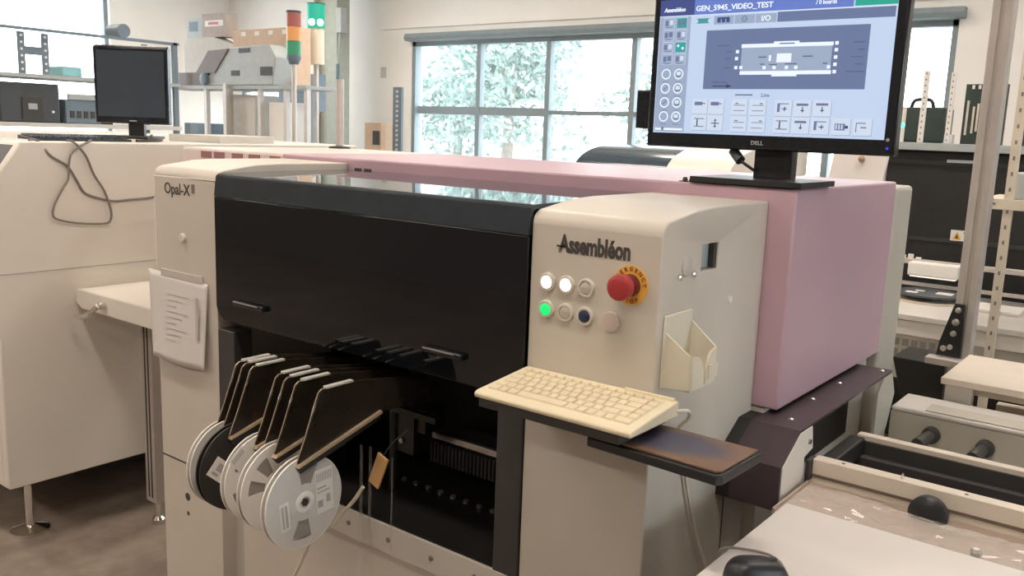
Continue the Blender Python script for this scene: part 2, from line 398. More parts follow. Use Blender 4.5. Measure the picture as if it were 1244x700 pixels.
# ------------------------------------------------------------------ the pick-and-place machine
XL0, XL1, XR0, XR1, YF, YB = -2.390, -2.090, -1.036, -.749, 1.40, 1.865
mach = thing('placement_machine', 'large beige and pink electronics assembly machine with black smoked front cover', 'machine', (-1.55, 1.9, 0))
def tower_prof(zt):
    p = [(YB, .12), (YF, .12), (YF, zt - .045)]
    for a in range(0, 91, 15):
        a = math.radians(a); p.append((YF + .032 - .032 * math.cos(a), zt - .045 + .028 * math.sin(a)))
    return p + [(YF + .13, zt - .003), (YF + .21, zt), (YB, zt)]
rt = MB().prism('x', tower_prof(1.468), XR0, XR1).build('control_tower', M_beige, mach, bevel=.003)
cut(rt, B(-.80, -.70, 1.560, 1.630, 1.346, 1.398))
B(-.7655, -.7635, 1.562, 1.628, 1.348, 1.396).build('port_back', mat('port_blue_grey', (.38, .43, .45), .3), rt)
B(-.763, -.752, 1.616, 1.629, 1.348, 1.396).build('port_lip', M_dark2, rt)
lt = MB().prism('x', tower_prof(1.482), XL0, XL1).build('side_tower', M_beige, mach, bevel=.003)
lt['label'] = 'slim beige tower at the left end of the machine front'
MB().prism('x', [(YF - .0006, .598), (YF - .0006, .603), (YF + .004, .603), (YF + .004, .598)], XL0, XL1).build('panel_seam', M_dark2, lt)
for n, y, r in ((-2.247, 1.27, .013),): MB().lathe((n, YF, y), (0, -1, 0), [(0, r), (.006, r), (.009, r * .8)]).build('round_plug', M_ring, lt, smooth=True)
for x, z, r in ((-2.262, .497, .012), (-2.262, .445, .007)):
    MB().lathe((x, YF + .001, z), (0, -1, 0), [(0, r), (.0016, r)]).build('plug_hole', M_dark2, lt)
# lettering
text('Opal-X', .044, M_ink, lt, (-2.337, YF - .0006, 1.389), sx=.96, bold=.0005)
text('II', .036, M_ink, lt, (-2.203, YF - .0006, 1.397), sx=.95, bold=.0003)
text('Assembléon', .046, M_ink, rt, (-.969, YF - .0006, 1.375), sx=.69, bold=.0018)
B(-.976, -.955, YF - .0010, YF, 1.383, 1.3865).build('letter_bar', M_ink, rt)
# control buttons
def button(x, z, lens, lname, tick=False, label=None):
    t = MB().lathe((x, YF, z), (0, -1, 0), [(0, .0182), (.004, .0182), (.0065, .0165), (.0065, .0130), (.003, .0126)], 32).build('button_ring', M_ring, mach, smooth=True)
    l = MB().lathe((x, YF - .002, z), (0, -1, 0), [(0, .0116), (.0035, .0116), (.0045, .009)] if tick else [(0, .0118), (.005, .0118), (.007, .009)], 32).build(lname, lens, t, smooth=True)
    if label: l['label'] = label
    if tick:
        B(x - .0065, x + .0065, YF - .0072, YF - .0064, z - .002, z + .002).build('button_print', M_greyink, t)
button(-.993, 1.312, M_btnw, 'button_lens', label='lit white lens at the left end of the upper row')
button(-.948, 1.312, M_btnw, 'button_lens', label='lit white lens second in the upper row')
button(-.903, 1.312, M_lensbeige, 'button_lens', True, label='unlit beige lens at the right end of the upper row')
button(-.993, 1.258, M_btng, 'button_lens', label='lit green lens')
button(-.947, 1.258, M_lensbeige, 'button_lens', True, label='unlit beige lens between the green and blue ones')
button(-.902, 1.258, M_blue, 'button_lens', label='dark blue lens')
MB().lathe((-.845, YF, 1.256), (0, -1, 0), [(0, .0195), (.003, .0195), (.0045, .018)], 32).build('blank_plug', mat('pinkish_beige_plug', (.60, .51, .45), .4), mach, smooth=True)
# emergency stop
ex, ez = -.8085, 1.330
es = MB().lathe((ex, YF, ez), (0, -1, 0), [(0, .0360), (.0018, .0360)], 48).build('yellow_disc', M_yellow, mach, label='round yellow disc printed EMERGENCY STOP')
def arc_text(s, rad, mid, step, sgn):
    mb = MB()
    for i, ch in enumerate(s):
        a = math.radians(mid - sgn * step * (i - (len(s) - 1) / 2))
        cx, cz = ex + rad * math.cos(a), ez + rad * math.sin(a)
        ux = Vector((math.sin(a), 0, -math.cos(a))) * sgn; uy = Vector((math.cos(a), 0, math.sin(a))) * sgn
        q = text(ch, .0105, None, None, Vector((cx, YF - .0022, cz)) - uy * .0036, ux, uy, .95, bold=.0003, align='CENTER')
        mb.add(q.v, q.f)
    return mb
arc_text('EMERGENCY', .0298, 90, 21, 1).build('lettering', M_redink, es)
arc_text('STOP', .0298, 270, 20, -1).build('lettering', M_redink, es)
MB().lathe((ex, YF - .0018, ez), (0, -1, 0), [(0, .021), (.012, .021), (.014, .016), (.024, .016)], 32).build('stop_collar', M_darkred, es, smooth=True)
MB().lathe((ex, YF - .022, ez), (0, -1, 0), [(0, .016), (.006, .0235), (.014, .0248), (.022, .0236), (.025, .020), (.026, .010)], 36).build('stop_knob', M_red, es, smooth=True, label='red mushroom knob of the emergency stop')
# side details of the control tower
MB().lathe((XR1, 1.497, 1.362), (1, 0, 0), [(0, .019), (.003, .019), (.004, .017)], 28).build('lock_disc', M_alu, mach, smooth=True)
for y in (1.470, 1.526): MB().lathe((XR1, y, 1.345), (1, 0, 0), [(0, .0065), (.004, .0065), (.0065, .003)], 14).build('screw', M_chrome, mach, smooth=True)
MB().lathe((XR1, 1.700, 1.274), (1, 0, 0), [(0, .0075), (.003, .0075), (.005, .004)], 16).build('white_cap', M_labelw, mach, smooth=True)
B(-.7495, -.7475, 1.749, 1.752, .12, .86).build('side_seam', M_dark2, mach)
# pocket for the mouse on the tower side
hp = MB().box(XR1, -.744, 1.420, 1.527, 1.143, 1.279).build('mouse_pocket', M_bowl, mach, bevel=.002)
pk = MB().prism('y', [(-.744, 1.145), (-.692, 1.150), (-.692, 1.212), (-.744, 1.247)], 1.424, 1.428)
pk.prism('y', [(-.744, 1.145), (-.692, 1.150), (-.692, 1.216), (-.744, 1.258)], 1.523, 1.527)
pk.box(-.744, -.692, 1.4282, 1.5228, 1.1455, 1.1495)
pk.prism('x', [(1.4282, 1.150), (1.478, 1.150), (1.474, 1.182), (1.464, 1.200), (1.452, 1.208), (1.4282, 1.212)], -.692, -.688)
pk.prism('x', [(1.5228, 1.150), (1.484, 1.150), (1.486, 1.182), (1.494, 1.200), (1.503, 1.210), (1.5228, 1.216)], -.692, -.688)
pk.build('pocket_wall', M_bowl, hp)
B(-.6878, -.685, 1.490, 1.527, 1.160, 1.186).build('pocket_clip', M_bowl, hp)

# smoked cover
cz0, cz1 = 1.066, 1.397
cx0, cx1 = XL1 + .004, XR0 - .003
cov = MB().prism('y', [(cx0, cz1), (cx0, cz0 + .035), (cx0 + .012, cz0 + .012), (cx0 + .035, cz0), (cx1 - .035, cz0), (cx1 - .012, cz0 + .012), (cx1, cz0 + .035), (cx1, cz1)], 1.392, 1.400).build('smoked_cover', M_smoke, mach, bevel=.002)
hdp = [(1.392, 1.3985), (1.3985, 1.448), (1.3995, 1.4515), (1.402, 1.4545), (1.406, 1.4568), (1.411, 1.458), (1.60, 1.462), (1.864, 1.464), (1.864, 1.456), (1.60, 1.454), (1.415, 1.449), (1.407, 1.444), (1.402, 1.3985)]
MB().prism('x', hdp, cx0, cx1).build('cover_header', M_smoke2, mach)
for x0, x1 in ((-1.992, -1.866), (-1.307, -1.193)):
    hb = MB().box(x0, x1, 1.378, 1.392, 1.117, 1.131).build('cover_handle', M_blacksheen, mach, bevel=.003)
    B(x0 + .004, x1 - .02, 1.3765, 1.3785, 1.127, 1.1305).build('handle_glint_bar', M_steel, hb)  # pale strip modelled as the highlight along the handle
# interior bay
B(XL1, XR0, 1.800, 1.812, .60, 1.455).build('bay_back', M_dark, mach)
B(XL1, XR0, 1.402, 1.80, .655, .675).build('bay_table', M_dark, mach)
B(XL1, XR0, 1.43, 1.80, 1.055, 1.064).build('bay_shelf', M_dark, mach)
for x0, x1 in ((-2.0885, -2.016), (-1.105, -1.038)):
    B(x0, x1, 1.397, 1.455, .20 if x0 > -2 else .66, 1.037).build('guide_post', M_dark2, mach, bevel=.003)
for i in range(9):
    x = -1.628 + i * (.346 / 8)
    MB().lathe((x, 1.616, .675), (0, 0, 1), [(0, .0075), (.006, .0075), (.008, .004)], 12).build('locating_pin', M_steel, mach, smooth=True)
B(-1.53, -1.106, 1.662, 1.674, .795, .811).build('slot_bar', M_steel, mach)
tm = MB().box(-1.53, -1.106, 1.674, 1.80, .74, .795)
for i in range(34):
    x = -1.525 + i * .0123
    tm.box(x, x + .006, 1.650, 1.674, .735, .79)
tm.build('slot_teeth', M_dark2, mach, kind='stuff')
hdm = MB().box(-1.56, -1.50, 1.56, 1.62, .78, .96).box(-1.59, -1.47, 1.57, 1.64, .84, .90).cyl((-1.57, 1.56, .675), (-1.57, 1.56, .96), .012).build('placement_head', M_dark, mach)
for x, z in ((-1.54, .945), (-1.52, .93), (-1.49, .89), (-1.54, .81), (-1.57, .935)): MB().lathe((x, 1.558, z), (0, -1, 0), [(0, .007), (.004, .007), (.006, .004)], 12).build('screw', M_steel, hdm, smooth=True)
MB().box(-2.03, -1.75, 1.46, 1.56, .675, .90).box(-1.76, -1.405, 1.535, 1.55, .89, .905).build('feeder_bank', M_dark, mach)
# lower front
B(-1.99, XR0, YF, 1.46, .12, .655).build('front_panel', M_beige, mach, bevel=.002)
B(-1.99, XR0, 1.394, 1.412, .603, .672).build('front_plate', M_beige_side, mach, bevel=.001)
B(XL1, -1.99, 1.44, 1.46, .12, .66).build('recess_panel', M_beige_side, mach)
for x in (-1.692, -1.554, -1.416, -1.279, -1.15): MB().lathe((x, 1.394, .639), (0, -1, 0), [(0, .0062), (.003, .0062), (.004, .004)], 12).build('screw', M_cable, mach, smooth=True)
# pink hood and the other covers behind the towers
MB().box(-2.41, -.69, YB + .001, 2.62, 1.010, 1.497).build('pink_hood', M_pink, mach, bevel=.006)
for x in (-2.06, -2.018): B(x, x + .030, YB - .001, YB + .002, 1.464, 1.469).build('hood_slot', M_dark2, mach)
vh = B(-3.0, -2.4105, 1.872, 2.62, 1.10, 1.497).build('vented_hood', mat('light_washed_pink', (.74, .64, .60), .4), mach, bevel=.01)  # left end of the pink cover; paler colour paints light washing it out
for x0, x1 in ((-2.875, -2.815), (-2.795, -2.735), (-2.69, -2.63), (-2.595, -2.535), (-2.48, -2.425)):
    B(x0, x1, 1.869, 1.8745, 1.463, 1.486).build('vent_slot', M_venthole, vh)
B(-2.38, -.69, 2.625, 2.80, .12, 1.482).build('rear_housing', M_greyb, mach, bevel=.012)
B(-2.38, -.72, YB + .001, 2.62, .12, 1.008).build('base_housing', M_beige_side, mach)
for x, y in ((-2.3, 1.5), (-.85, 1.5), (-2.3, 2.5), (-.85, 2.5)): MB().cyl((x, y, .02), (x, y, .13), .02).cyl((x, y, 0), (x, y, .02), .05).build('machine_foot', M_dark2, mach)
# black board tunnel hood on the right side
hx0, hx1 = -.719, -.612
led = MB().prism('x', [(2.48, 1.0), (1.80, 1.0), (1.706, .945), (1.706, .850), (1.712, .850), (1.712, .943), (1.802, .994), (2.48, .994)], hx0, hx1).build('tunnel_hood', M_purple, mach)
MB().box(-.7488, hx0, 1.706, 1.86, .85, .945).prism('x', [(1.706, .945), (1.80, 1.0), (1.862, 1.0), (1.862, .945)], -.7488, hx0).build('hood_corner', M_dark, mach)
MB().prism('x', [(1.713, .850), (1.713, .942), (1.802, .993), (1.873, .993), (1.886, .940), (1.838, .932), (1.842, .850)], -.6165, -.6105).build('hood_end_plate', M_light, mach, bevel=.001)
MB().prism('x', [(2.36, .84), (2.36, .96), (2.40, .993), (2.479, .993), (2.52, .93), (2.47, .84)], -.6165, -.6105).build('hood_end_plate', M_greyb, mach)
B(-.7195, -.7175, 1.84, 2.48, .80, .99).build('tunnel_mouth', M_dark, mach)
for x, y in ((-.655, 1.86), (-.675, 2.05), (-.675, 2.24), (-.63, 2.45)): MB().lathe((x, y, 1.0), (0, 0, 1), [(0, .006), (.002, .006), (.004, .003)], 12).build('screw', M_steel, led, smooth=True)
MB().lathe((-.6105, 1.858, .962), (1, 0, 0), [(0, .006), (.004, .005)], 12).build('screw', M_chrome, mach)
# keyboard shelf
tr = MB().prism('z', [(-1.024, 1.238), (-.72, 1.238), (-.72, 1.399), (-1.024, 1.399)], 1.090, 1.108).build('keyboard_shelf', M_dark2, mach)
MB().prism('x', [(1.399, 1.03), (1.399, 1.090), (1.27, 1.090), (1.27, 1.082)], -.99, -.975).prism('x', [(1.399, 1.03), (1.399, 1.090), (1.27, 1.090), (1.27, 1.082)], -.80, -.785).build('shelf_bracket', M_dark2, tr)
MB().prism('z', [(-.795, 1.257), (-.548, 1.246), (-.540, 1.255), (-.536, 1.398), (-.745, 1.398), (-.795, 1.398)], 1.064, 1.082).build('mouse_shelf', M_black, mach, bevel=.003, label='black shelf board beside the keyboard')

# ------------------------------------------------------------------ on the shelf
mp = MB().prism('z', [(-.775, 1.262), (-.553, 1.252), (-.545, 1.260), (-.541, 1.393), (-.775, 1.396)], 1.0822, 1.0865)
single('mouse_pad', mp, M_pad, 'worn purple and brown mouse pad on the black shelf right of the keyboard', 'mouse pad', (-.77, 1.25, 1.0822), bevel=.001)
kb = thing('keyboard', 'cream compact keyboard on the shelf below the control buttons', 'keyboard', (-.86, 1.31, 1.1083))
KX0, KX1 = -1.030, -.694
def kz(y): return 1.1195 + (y - 1.235) * .115
MB().prism('x', [(1.231, 1.1085), (1.229, 1.117), (1.236, 1.1215), (1.394, kz(1.394)), (1.397, kz(1.394) - .006), (1.397, 1.1085)], KX0, KX1).build('keyboard_case', M_key, kb, bevel=.003)
B(-.80, -.70, 1.384, 1.392, kz(1.39), kz(1.39) + .004).build('card_slot_bar', M_key, kb)
def key(x0, x1, y0, y1):
    b0, b1 = kz(y0), kz(y1); h = .0055; t = .0014
    mb = MB().add([(x0, y0, b0), (x1, y0, b0), (x1, y1, b1), (x0, y1, b1), (x0 + t, y0 + t, b0 + h), (x1 - t, y0 + t, b0 + h), (x1 - t, y1 - t, b1 + h), (x0 + t, y1 - t, b1 + h)],
                  [(0, 3, 2, 1), (4, 5, 6, 7), (0, 1, 5, 4), (1, 2, 6, 5), (2, 3, 7, 6), (3, 0, 4, 7)])
    mb.build('key', M_keycap, kb)
rows = [(1.362, 1.374, [1] * 16), (1.338, 1.356, [1] * 13 + [2, 1]), (1.317, 1.335, [1.5] + [1] * 12 + [1.5, 1]), (1.296, 1.314, [1.75] + [1] * 11 + [2.25, 1]), (1.275, 1.293, [1.25] + [1] * 11 + [1.75, 1, 1]), (1.252, 1.271, [1.25, 1, 1.25, 5.5, 1.25, 1, 1, 1, 1, 1.75])]
for y0, y1, ws in rows:
    tot = sum(ws); u = (KX1 - KX0 - .030) / tot; x = KX0 + .014
    for w in ws:
        key(x + .0010, x + w * u - .0010, y0, y1); x += w * u
single('keyboard_cable', MB().tube([(-.698, 1.390, 1.118), (-.685, 1.415, 1.116), (-.700, 1.45, 1.09), (-.738, 1.49, 1.05), (-.741, 1.53, 1.00), (-.741, 1.536, .96), (-.741, 1.556, .90), (-.740, 1.594, .82), (-.738, 1.655, .715), (-.735, 1.70, .62), (-.735, 1.74, .4)], .0036), M_cablew, 'cream cable hanging from the keyboard down the side of the tower', 'cable', (-.741, 1.53, 1.0), smooth=True)

# ------------------------------------------------------------------ operator monitor
mon = thing('monitor', 'black flat monitor with lit blue control screen standing on the pink hood', 'monitor', (-.80, 1.99, 1.498))
SY = 1.948
mb = MB().box(-1.107, -.526, 1.950, 1.985, 1.574, 1.932).box(-1.0, -.63, 1.985, 2.005, 1.62, 1.88)
mb.build('monitor_case', M_blacksheen, mon, bevel=.005)
scr = B(-1.089, -.5485, SY + .0002, 1.9505, 1.607, 1.914).build('screen', emis('screen_pale_blue', (.50, .61, .80)), mon)
UI = {}
def ui(kind, x0, x1, z0, z1, d): UI.setdefault(kind, MB()).box(x0, x1, SY - .0002 * d, SY + .0004, z0, z1)
def uic(kind, x, z, r0, r1, d, a0=0, a1=360):
    mb = UI.setdefault(kind, MB()); n = 24
    ps = [(math.radians(a0 + (a1 - a0) * i / n)) for i in range(n + 1)]
    vs = [(x + r * math.cos(a), SY - .0002 * d, z + r * math.sin(a)) for a in ps for r in (r0, r1)]
    mb.add(vs, [(2 * i, 2 * i + 1, 2 * i + 3, 2 * i + 2) for i in range(n)])
ui('navy', -1.089, -1.0, 1.8775, 1.914, 1); ui('blue', -1.0, -.637, 1.8775, 1.914, 1); ui('green', -.634, -.5485, 1.8785, 1.914, 1)
ui('slate', -.799, -.5515, 1.8535, 1.8745, 1)
for i, x in enumerate((-.949, -.899, -.849)): ui('mid', x, x + .048, 1.8535, 1.8725, 1)
ui('line', -1.089, -.5485, 1.8755, 1.8772, 2)
# side icon panel
ui('mid', -1.087, -1.0075, 1.610, 1.875, 1)
for r in range(4):
    for c in range(2):
        x, z = -1.063 + c * .033, 1.861 - r * .0275
        ui('pale', x - .0145, x + .0145, z - .0125, z + .0125, 2)
        ui('teal' if (r, c) in ((0, 1), (2, 1)) else 'mid', x - .0135, x + .0135, z - .0118, z + .011, 3)
        if (r, c) == (2, 1):
            uic('white', x - .006, z + .003, 0, .003, 4); uic('white', x + .006, z - .003, 0, .003, 4)
        else:
            ui('slate', x - .010, x - .002, z - .006, z + .006, 4); ui('slate' if (r + c) % 2 else 'pale', x + .001, x + .010, z - .004, z + .007, 4)
        ui('slate', x - .008, x + .008, z - .0105, z - .0088, 4)
        zc = 1.744 - r * .033
        uic('white', x, zc, .0095, .0125, 2); uic('mid', x, zc, 0, .0095, 2)
        ui('slate', x - .008, x + .008, zc - .0185, zc - .0172, 2)
        if c: ui('slate', x - .007, x + .007, zc - .006, zc - .003, 3); ui('line', x - .005, x + .005, zc - .003, zc + .005, 3)
        elif r in (1, 2): UI.setdefault('slate', MB()).box(-.006, .006, SY - .0006, SY + .0004, -.0012, .0012, Matrix.Translation((x, 0, zc)) @ Matrix.Rotation(-PI / 4, 4, 'Y'))
ui('white', -1.084, -1.011, 1.613, 1.618, 2); ui('slate', -1.067, -1.061, 1.6125, 1.6205, 3)
# main diagram
ui('slate', -.965, -.598, 1.7095, 1.841, 1)
ui('mid', -.876, -.673, 1.743, 1.808, 2)
ui('white', -.877, -.671, 1.800, 1.808, 3); ui('white', -.877, -.671, 1.741, 1.749, 3); ui('white', -.802, -.745, 1.803, 1.812, 3); ui('white', -.802, -.745, 1.737, 1.745, 3)
ui('white', -.793, -.760, 1.767, 1.786, 3); ui('white', -.811, -.806, 1.770, 1.783, 3)
for x, z in ((-.886, 1.792), (-.887, 1.777), (-.887, 1.757), (-.875, 1.757), (-.664, 1.805), (-.664, 1.791), (-.664, 1.776), (-.664, 1.761), (-.664, 1.746), (-.677, 1.756), (-.82, 1.756), (-.797, 1.756), (-.769, 1.756), (-.748, 1.756)):
    ui('white', x - .0036, x + .0036, z - .0036, z + .0036, 4)
for x, z, w in ((-.920, 1.806, .028), (-.905, 1.792, .014), (-.908, 1.777, .012), (-.908, 1.757, .014), (-.618, 1.806, .024), (-.612, 1.791, .014), (-.620, 1.776, .022), (-.614, 1.761, .018), (-.622, 1.746, .036), (-.826, 1.779, .018), (-.724, 1.779, .022), (-.80, 1.7625, .018), (-.76, 1.7635, .026), (-.825, 1.7635, .010), (-.685, 1.7635, .010), (-.772, 1.807, .034), (-.925, 1.725, .038)):
    ui('greytext', x - w / 2, x + w / 2, z - .0012, z + .0012, 5)
ui('ink', -.941, -.905, 1.7150, 1.7172, 3); UI.setdefault('ink', MB()).add([(-.907, SY - .0007, 1.7205), (-.893, SY - .0007, 1.7161), (-.907, SY - .0007, 1.7117)], [(0, 1, 2)])
ui('greytext', -.884, -.842, 1.6955, 1.698, 2)
# command buttons
def cmd(x, z, icon):
    ui('shade', x - .0190, x + .0198, z - .0180, z + .0172, 1); ui('pale', x - .0198, x + .0186, z - .0168, z + .0180, 2)
    if icon == 'belt': ui('slate', x - .014, x + .006, z + .003, z + .011, 3); ui('ink', x + .006, x + .013, z + .006, z + .008, 3)
    elif icon == 'left': ui('slate', x - .014, x + .013, z + .004, z + .0055, 3); ui('ink', x - .010, x - .003, z + .0075, z + .0095, 3); ui('slate', x - .014, x + .013, z - .008, z - .0065, 3)
    elif icon == 'right': ui('slate', x - .013, x + .014, z + .004, z + .0055, 3); ui('ink', x + .004, x + .011, z + .0075, z + .0095, 3); ui('slate', x - .014, x + .013, z - .008, z - .0065, 3)
    elif icon == 'clamp': ui('slate', x - .013, x + .013, z + .009, z + .011, 3); ui('slate', x - .013, x + .013, z - .009, z - .007, 3); ui('ink', x - .006, x - .003, z - .007, z + .009, 3)
    elif icon == 'move': ui('ink', x - .010, x + .010, z - .001, z + .001, 3); ui('ink', x - .001, x + .001, z - .010, z + .010, 3); ui('ink', x - .003, x + .003, z + .006, z + .008, 3); ui('ink', x - .003, x + .003, z - .008, z - .006, 3)
    elif icon == 'drop': ui('slate', x - .014, x + .012, z + .006, z + .011, 3); ui('ink', x - .001, x + .001, z - .008, z + .004, 3); ui('ink', x - .004, x + .004, z - .005, z - .003, 3)
    elif icon == 'bracket': ui('slate', x - .014, x - .008, z - .008, z + .011, 3); ui('slate', x - .014, x + .012, z + .009, z + .011, 3); ui('ink', x - .003, x + .008, z - .002, z, 3); ui('ink', x + .002, x + .004, z - .006, z + .004, 3)
    elif icon == 'feed': ui('slate', x - .014, x + .008, z - .007, z + .007, 3); ui('pale', x - .012, x - .009, z - .005, z + .005, 4); ui('pale', x - .006, x - .003, z - .005, z + .005, 4); ui('pale', x, x + .003, z - .005, z + .005, 4); ui('ink', x + .008, x + .014, z - .003, z + .003, 3)
    elif icon == 'corner': ui('slate', x - .014, x - .012, z - .010, z + .010, 3); ui('slate', x - .014, x + .006, z + .008, z + .010, 3); ui('ink', x - .004, x + .008, z - .001, z + .001, 3)
for x, z, ic in ((-.969, 1.6695, 'belt'), (-.928, 1.6695, 'belt'), (-.871, 1.669, 'left'), (-.827, 1.669, 'right'), (-.768, 1.668, 'bracket'), (-.725, 1.668, 'drop'), (-.682, 1.669, 'drop'),
                 (-.969, 1.632, 'clamp'), (-.928, 1.632, 'move'), (-.870, 1.631, 'left'), (-.826, 1.631, 'right'), (-.769, 1.631, 'clamp'), (-.726, 1.631, 'drop'), (-.683, 1.631, 'bracket'), (-.638, 1.631, 'feed'), (-.594, 1.631, 'corner')): cmd(x, z, ic)
# tab icons
ui('teal', -.989, -.964, 1.8585, 1.868, 2); ui('slate', -.992, -.961, 1.8665, 1.8685, 3); ui('slate', -.992, -.961, 1.8575, 1.8590, 3)
ui('navy', -.941, -.911, 1.865, 1.869, 2)
for x in (-.941, -.930, -.919): ui('navy', x, x + .0085, 1.8575, 1.865, 2)
uic('slate', -.875, 1.863, .0050, .0070, 2); ui('slate', -.879, -.871, 1.8622, 1.8638, 2)
UC = dict(navy=(.055, .075, .23), blue=(.13, .20, .55), green=(.03, .36, .27), slate=(.14, .18, .32), mid=(.31, .38, .52), pale=(.58, .66, .80), teal=(.04, .34, .33), white=(.78, .86, 1.0), line=(.66, .74, .88), greytext=(.10, .13, .22), ink=(.05, .06, .10), shade=(.30, .37, .52))
UN = dict(navy='title_block', blue='title_bar', green='status_block', slate='slate_panel', mid='tab_panel', pale='button_face', teal='teal_icon', white='white_mark', line='divider_line', greytext='caption_mark', ink='arrow_mark', shade='button_shade')
for kk, m_ in UI.items(): m_.build(UN[kk], emis('screen_' + kk, UC[kk]), scr, kind='stuff')
Mtx = emis('screen_text_white', (.85, .9, 1.0))
text('Assembléon', .0135, Mtx, scr, (-1.078, SY - .0006, 1.8865), sx=.82, shear=.25, bold=.0003, name='screen_text')
text('GEN_5945_VIDEO_TEST', .0165, Mtx, scr, (-.9965, SY - .0006, 1.8855), sx=1.06, bold=.0003, name='screen_text')
text('/ 0 boards', .0125, Mtx, scr, (-.716, SY - .0006, 1.8860), sx=.86, bold=.0002, name='screen_text')
text('I/O', .0165, Mtx, scr, (-.836, SY - .0010, 1.8570), sx=1.0, bold=.0002, name='screen_text')
text('Line', .0125, emis('screen_text_dark', (.08, .10, .18)), scr, (-.822, SY - .0006, 1.6925), sx=.95, name='screen_text')
text('DELL', .0125, M_equip, mon, (-.838, 1.9495, 1.5865), sx=1.05, bold=.0003, name='badge_lettering')
uicb = MB().lathe((-.541, 1.950, 1.6075), (0, -1, 0), [(0, .0035), (.001, .0035)], 16).build('power_button', M_equip, mon)
MB().lathe((-.5405, 1.950, 1.590), (0, -1, 0), [(0, .0028), (.001, .0028)], 16).build('power_light', emis('blue_led', (.05, .06, 1.0), 1.0), mon)
st = MB().box(-.842, -.752, 1.985, 2.02, 1.510, 1.74).build('stand_neck', M_black, mon, bevel=.004)
MB().box(-.938, -.680, 1.86, 2.07, 1.4992, 1.512).box(-.972, -.70, 1.873, 1.93, 1.4975, 1.4992).build('stand_base', M_black, mon, bevel=.004)
MB().box(-1.165, -1.10, 1.99, 2.03, 1.615, 1.71).box(-1.12, -1.0, 2.0, 2.02, 1.64, 1.68).build('rear_box', M_blacksheen, mon, bevel=.004)
vc = MB().tube([(-.900, 1.99, 1.60), (-.893, 1.982, 1.575), (-.875, 1.97, 1.555), (-.845, 1.965, 1.537), (-.835, 1.985, 1.528), (-.83, 2.05, 1.530)], .0035).build('video_cable', M_black, mon, smooth=True)
MB().cyl((-.891, 1.978, 1.571), (-.866, 1.966, 1.549), .0115, n=16).build('ferrite_choke', M_equipdark, vc, smooth=True)
for x in (-.962, -.945): single('small_screw', MB().lathe((x, 1.885, 1.4972), (0, 0, 1), [(0, .006), (.006, .006), (.010, .004)], 12), M_dark2, 'tiny dark screw lying on the pink hood beside the monitor foot', 'screw', (x, 1.885, 1.4972), 'tiny screws on the pink hood')

# ------------------------------------------------------------------ feeders and reels
FZ = [(-1.417, 0.000, 'nearest feeder plate of the bank, at its right end', 0), (-1.496, .003, 'feeder plate second from the right end of the bank, bronze sheen on its face', .0),
      (-1.537, .006, 'feeder plate third from the right end of the bank', .0), (-1.571, .009, 'feeder plate in the middle of the bank of seven', .0),
      (-1.661, .008, 'feeder plate third from the left end of the bank, beside the gap', .0), (-1.696, .012, 'feeder plate second from the left end of the bank', .0), (-1.718, .010, 'leftmost feeder plate of the bank beside the dark post', .0)]
def make_feeder():
    x = -1.417
    t = thing('tape_feeder', 'x', 'feeder', (x, 1.2, .905), 'black feeder plates with silver handles')
    MB().prism('x', [(1.128, .903), (1.150, .955), (1.184, 1.042), (1.192, 1.048), (1.30, 1.048), (1.52, 1.015), (1.555, .985), (1.555, .945), (1.375, .962), (1.36, .958), (1.142, .893)], x - .004, x + .004).build('feeder_plate', M_brown, t, bevel=.0012)
    MB().box(x - .0065, x + .0065, 1.203, 1.278, 1.0485, 1.0535).build('handle_strip', M_strip, t, bevel=.001)
    MB().tube([(x + .001, 1.1265, .905), (x + .001, 1.149, .956), (x + .001, 1.183, 1.043), (x + .001, 1.1925, 1.0495), (x + .001, 1.205, 1.0496)], .0011, 5, 1).build('edge_wire', M_bronze, t)
    q = [(1.124, .895), (1.127, .901), (1.358, .967), (1.36, .960)]
    MB().prism('x', q, x - .006, x + .012).build('bottom_rail', M_bronze, t)
    MB().prism('x', [(1.135, .880), (1.124, .895), (1.36, .960), (1.36, .945)], x - .005, x + .005).build('tape_guide', M_dark2, t)
    return t
f0 = make_feeder(); f0['label'] = FZ[0][2]
for x, dy, lab, _ in FZ[1:]: dup(f0, (x, 1.2 + dy, .905), lab)

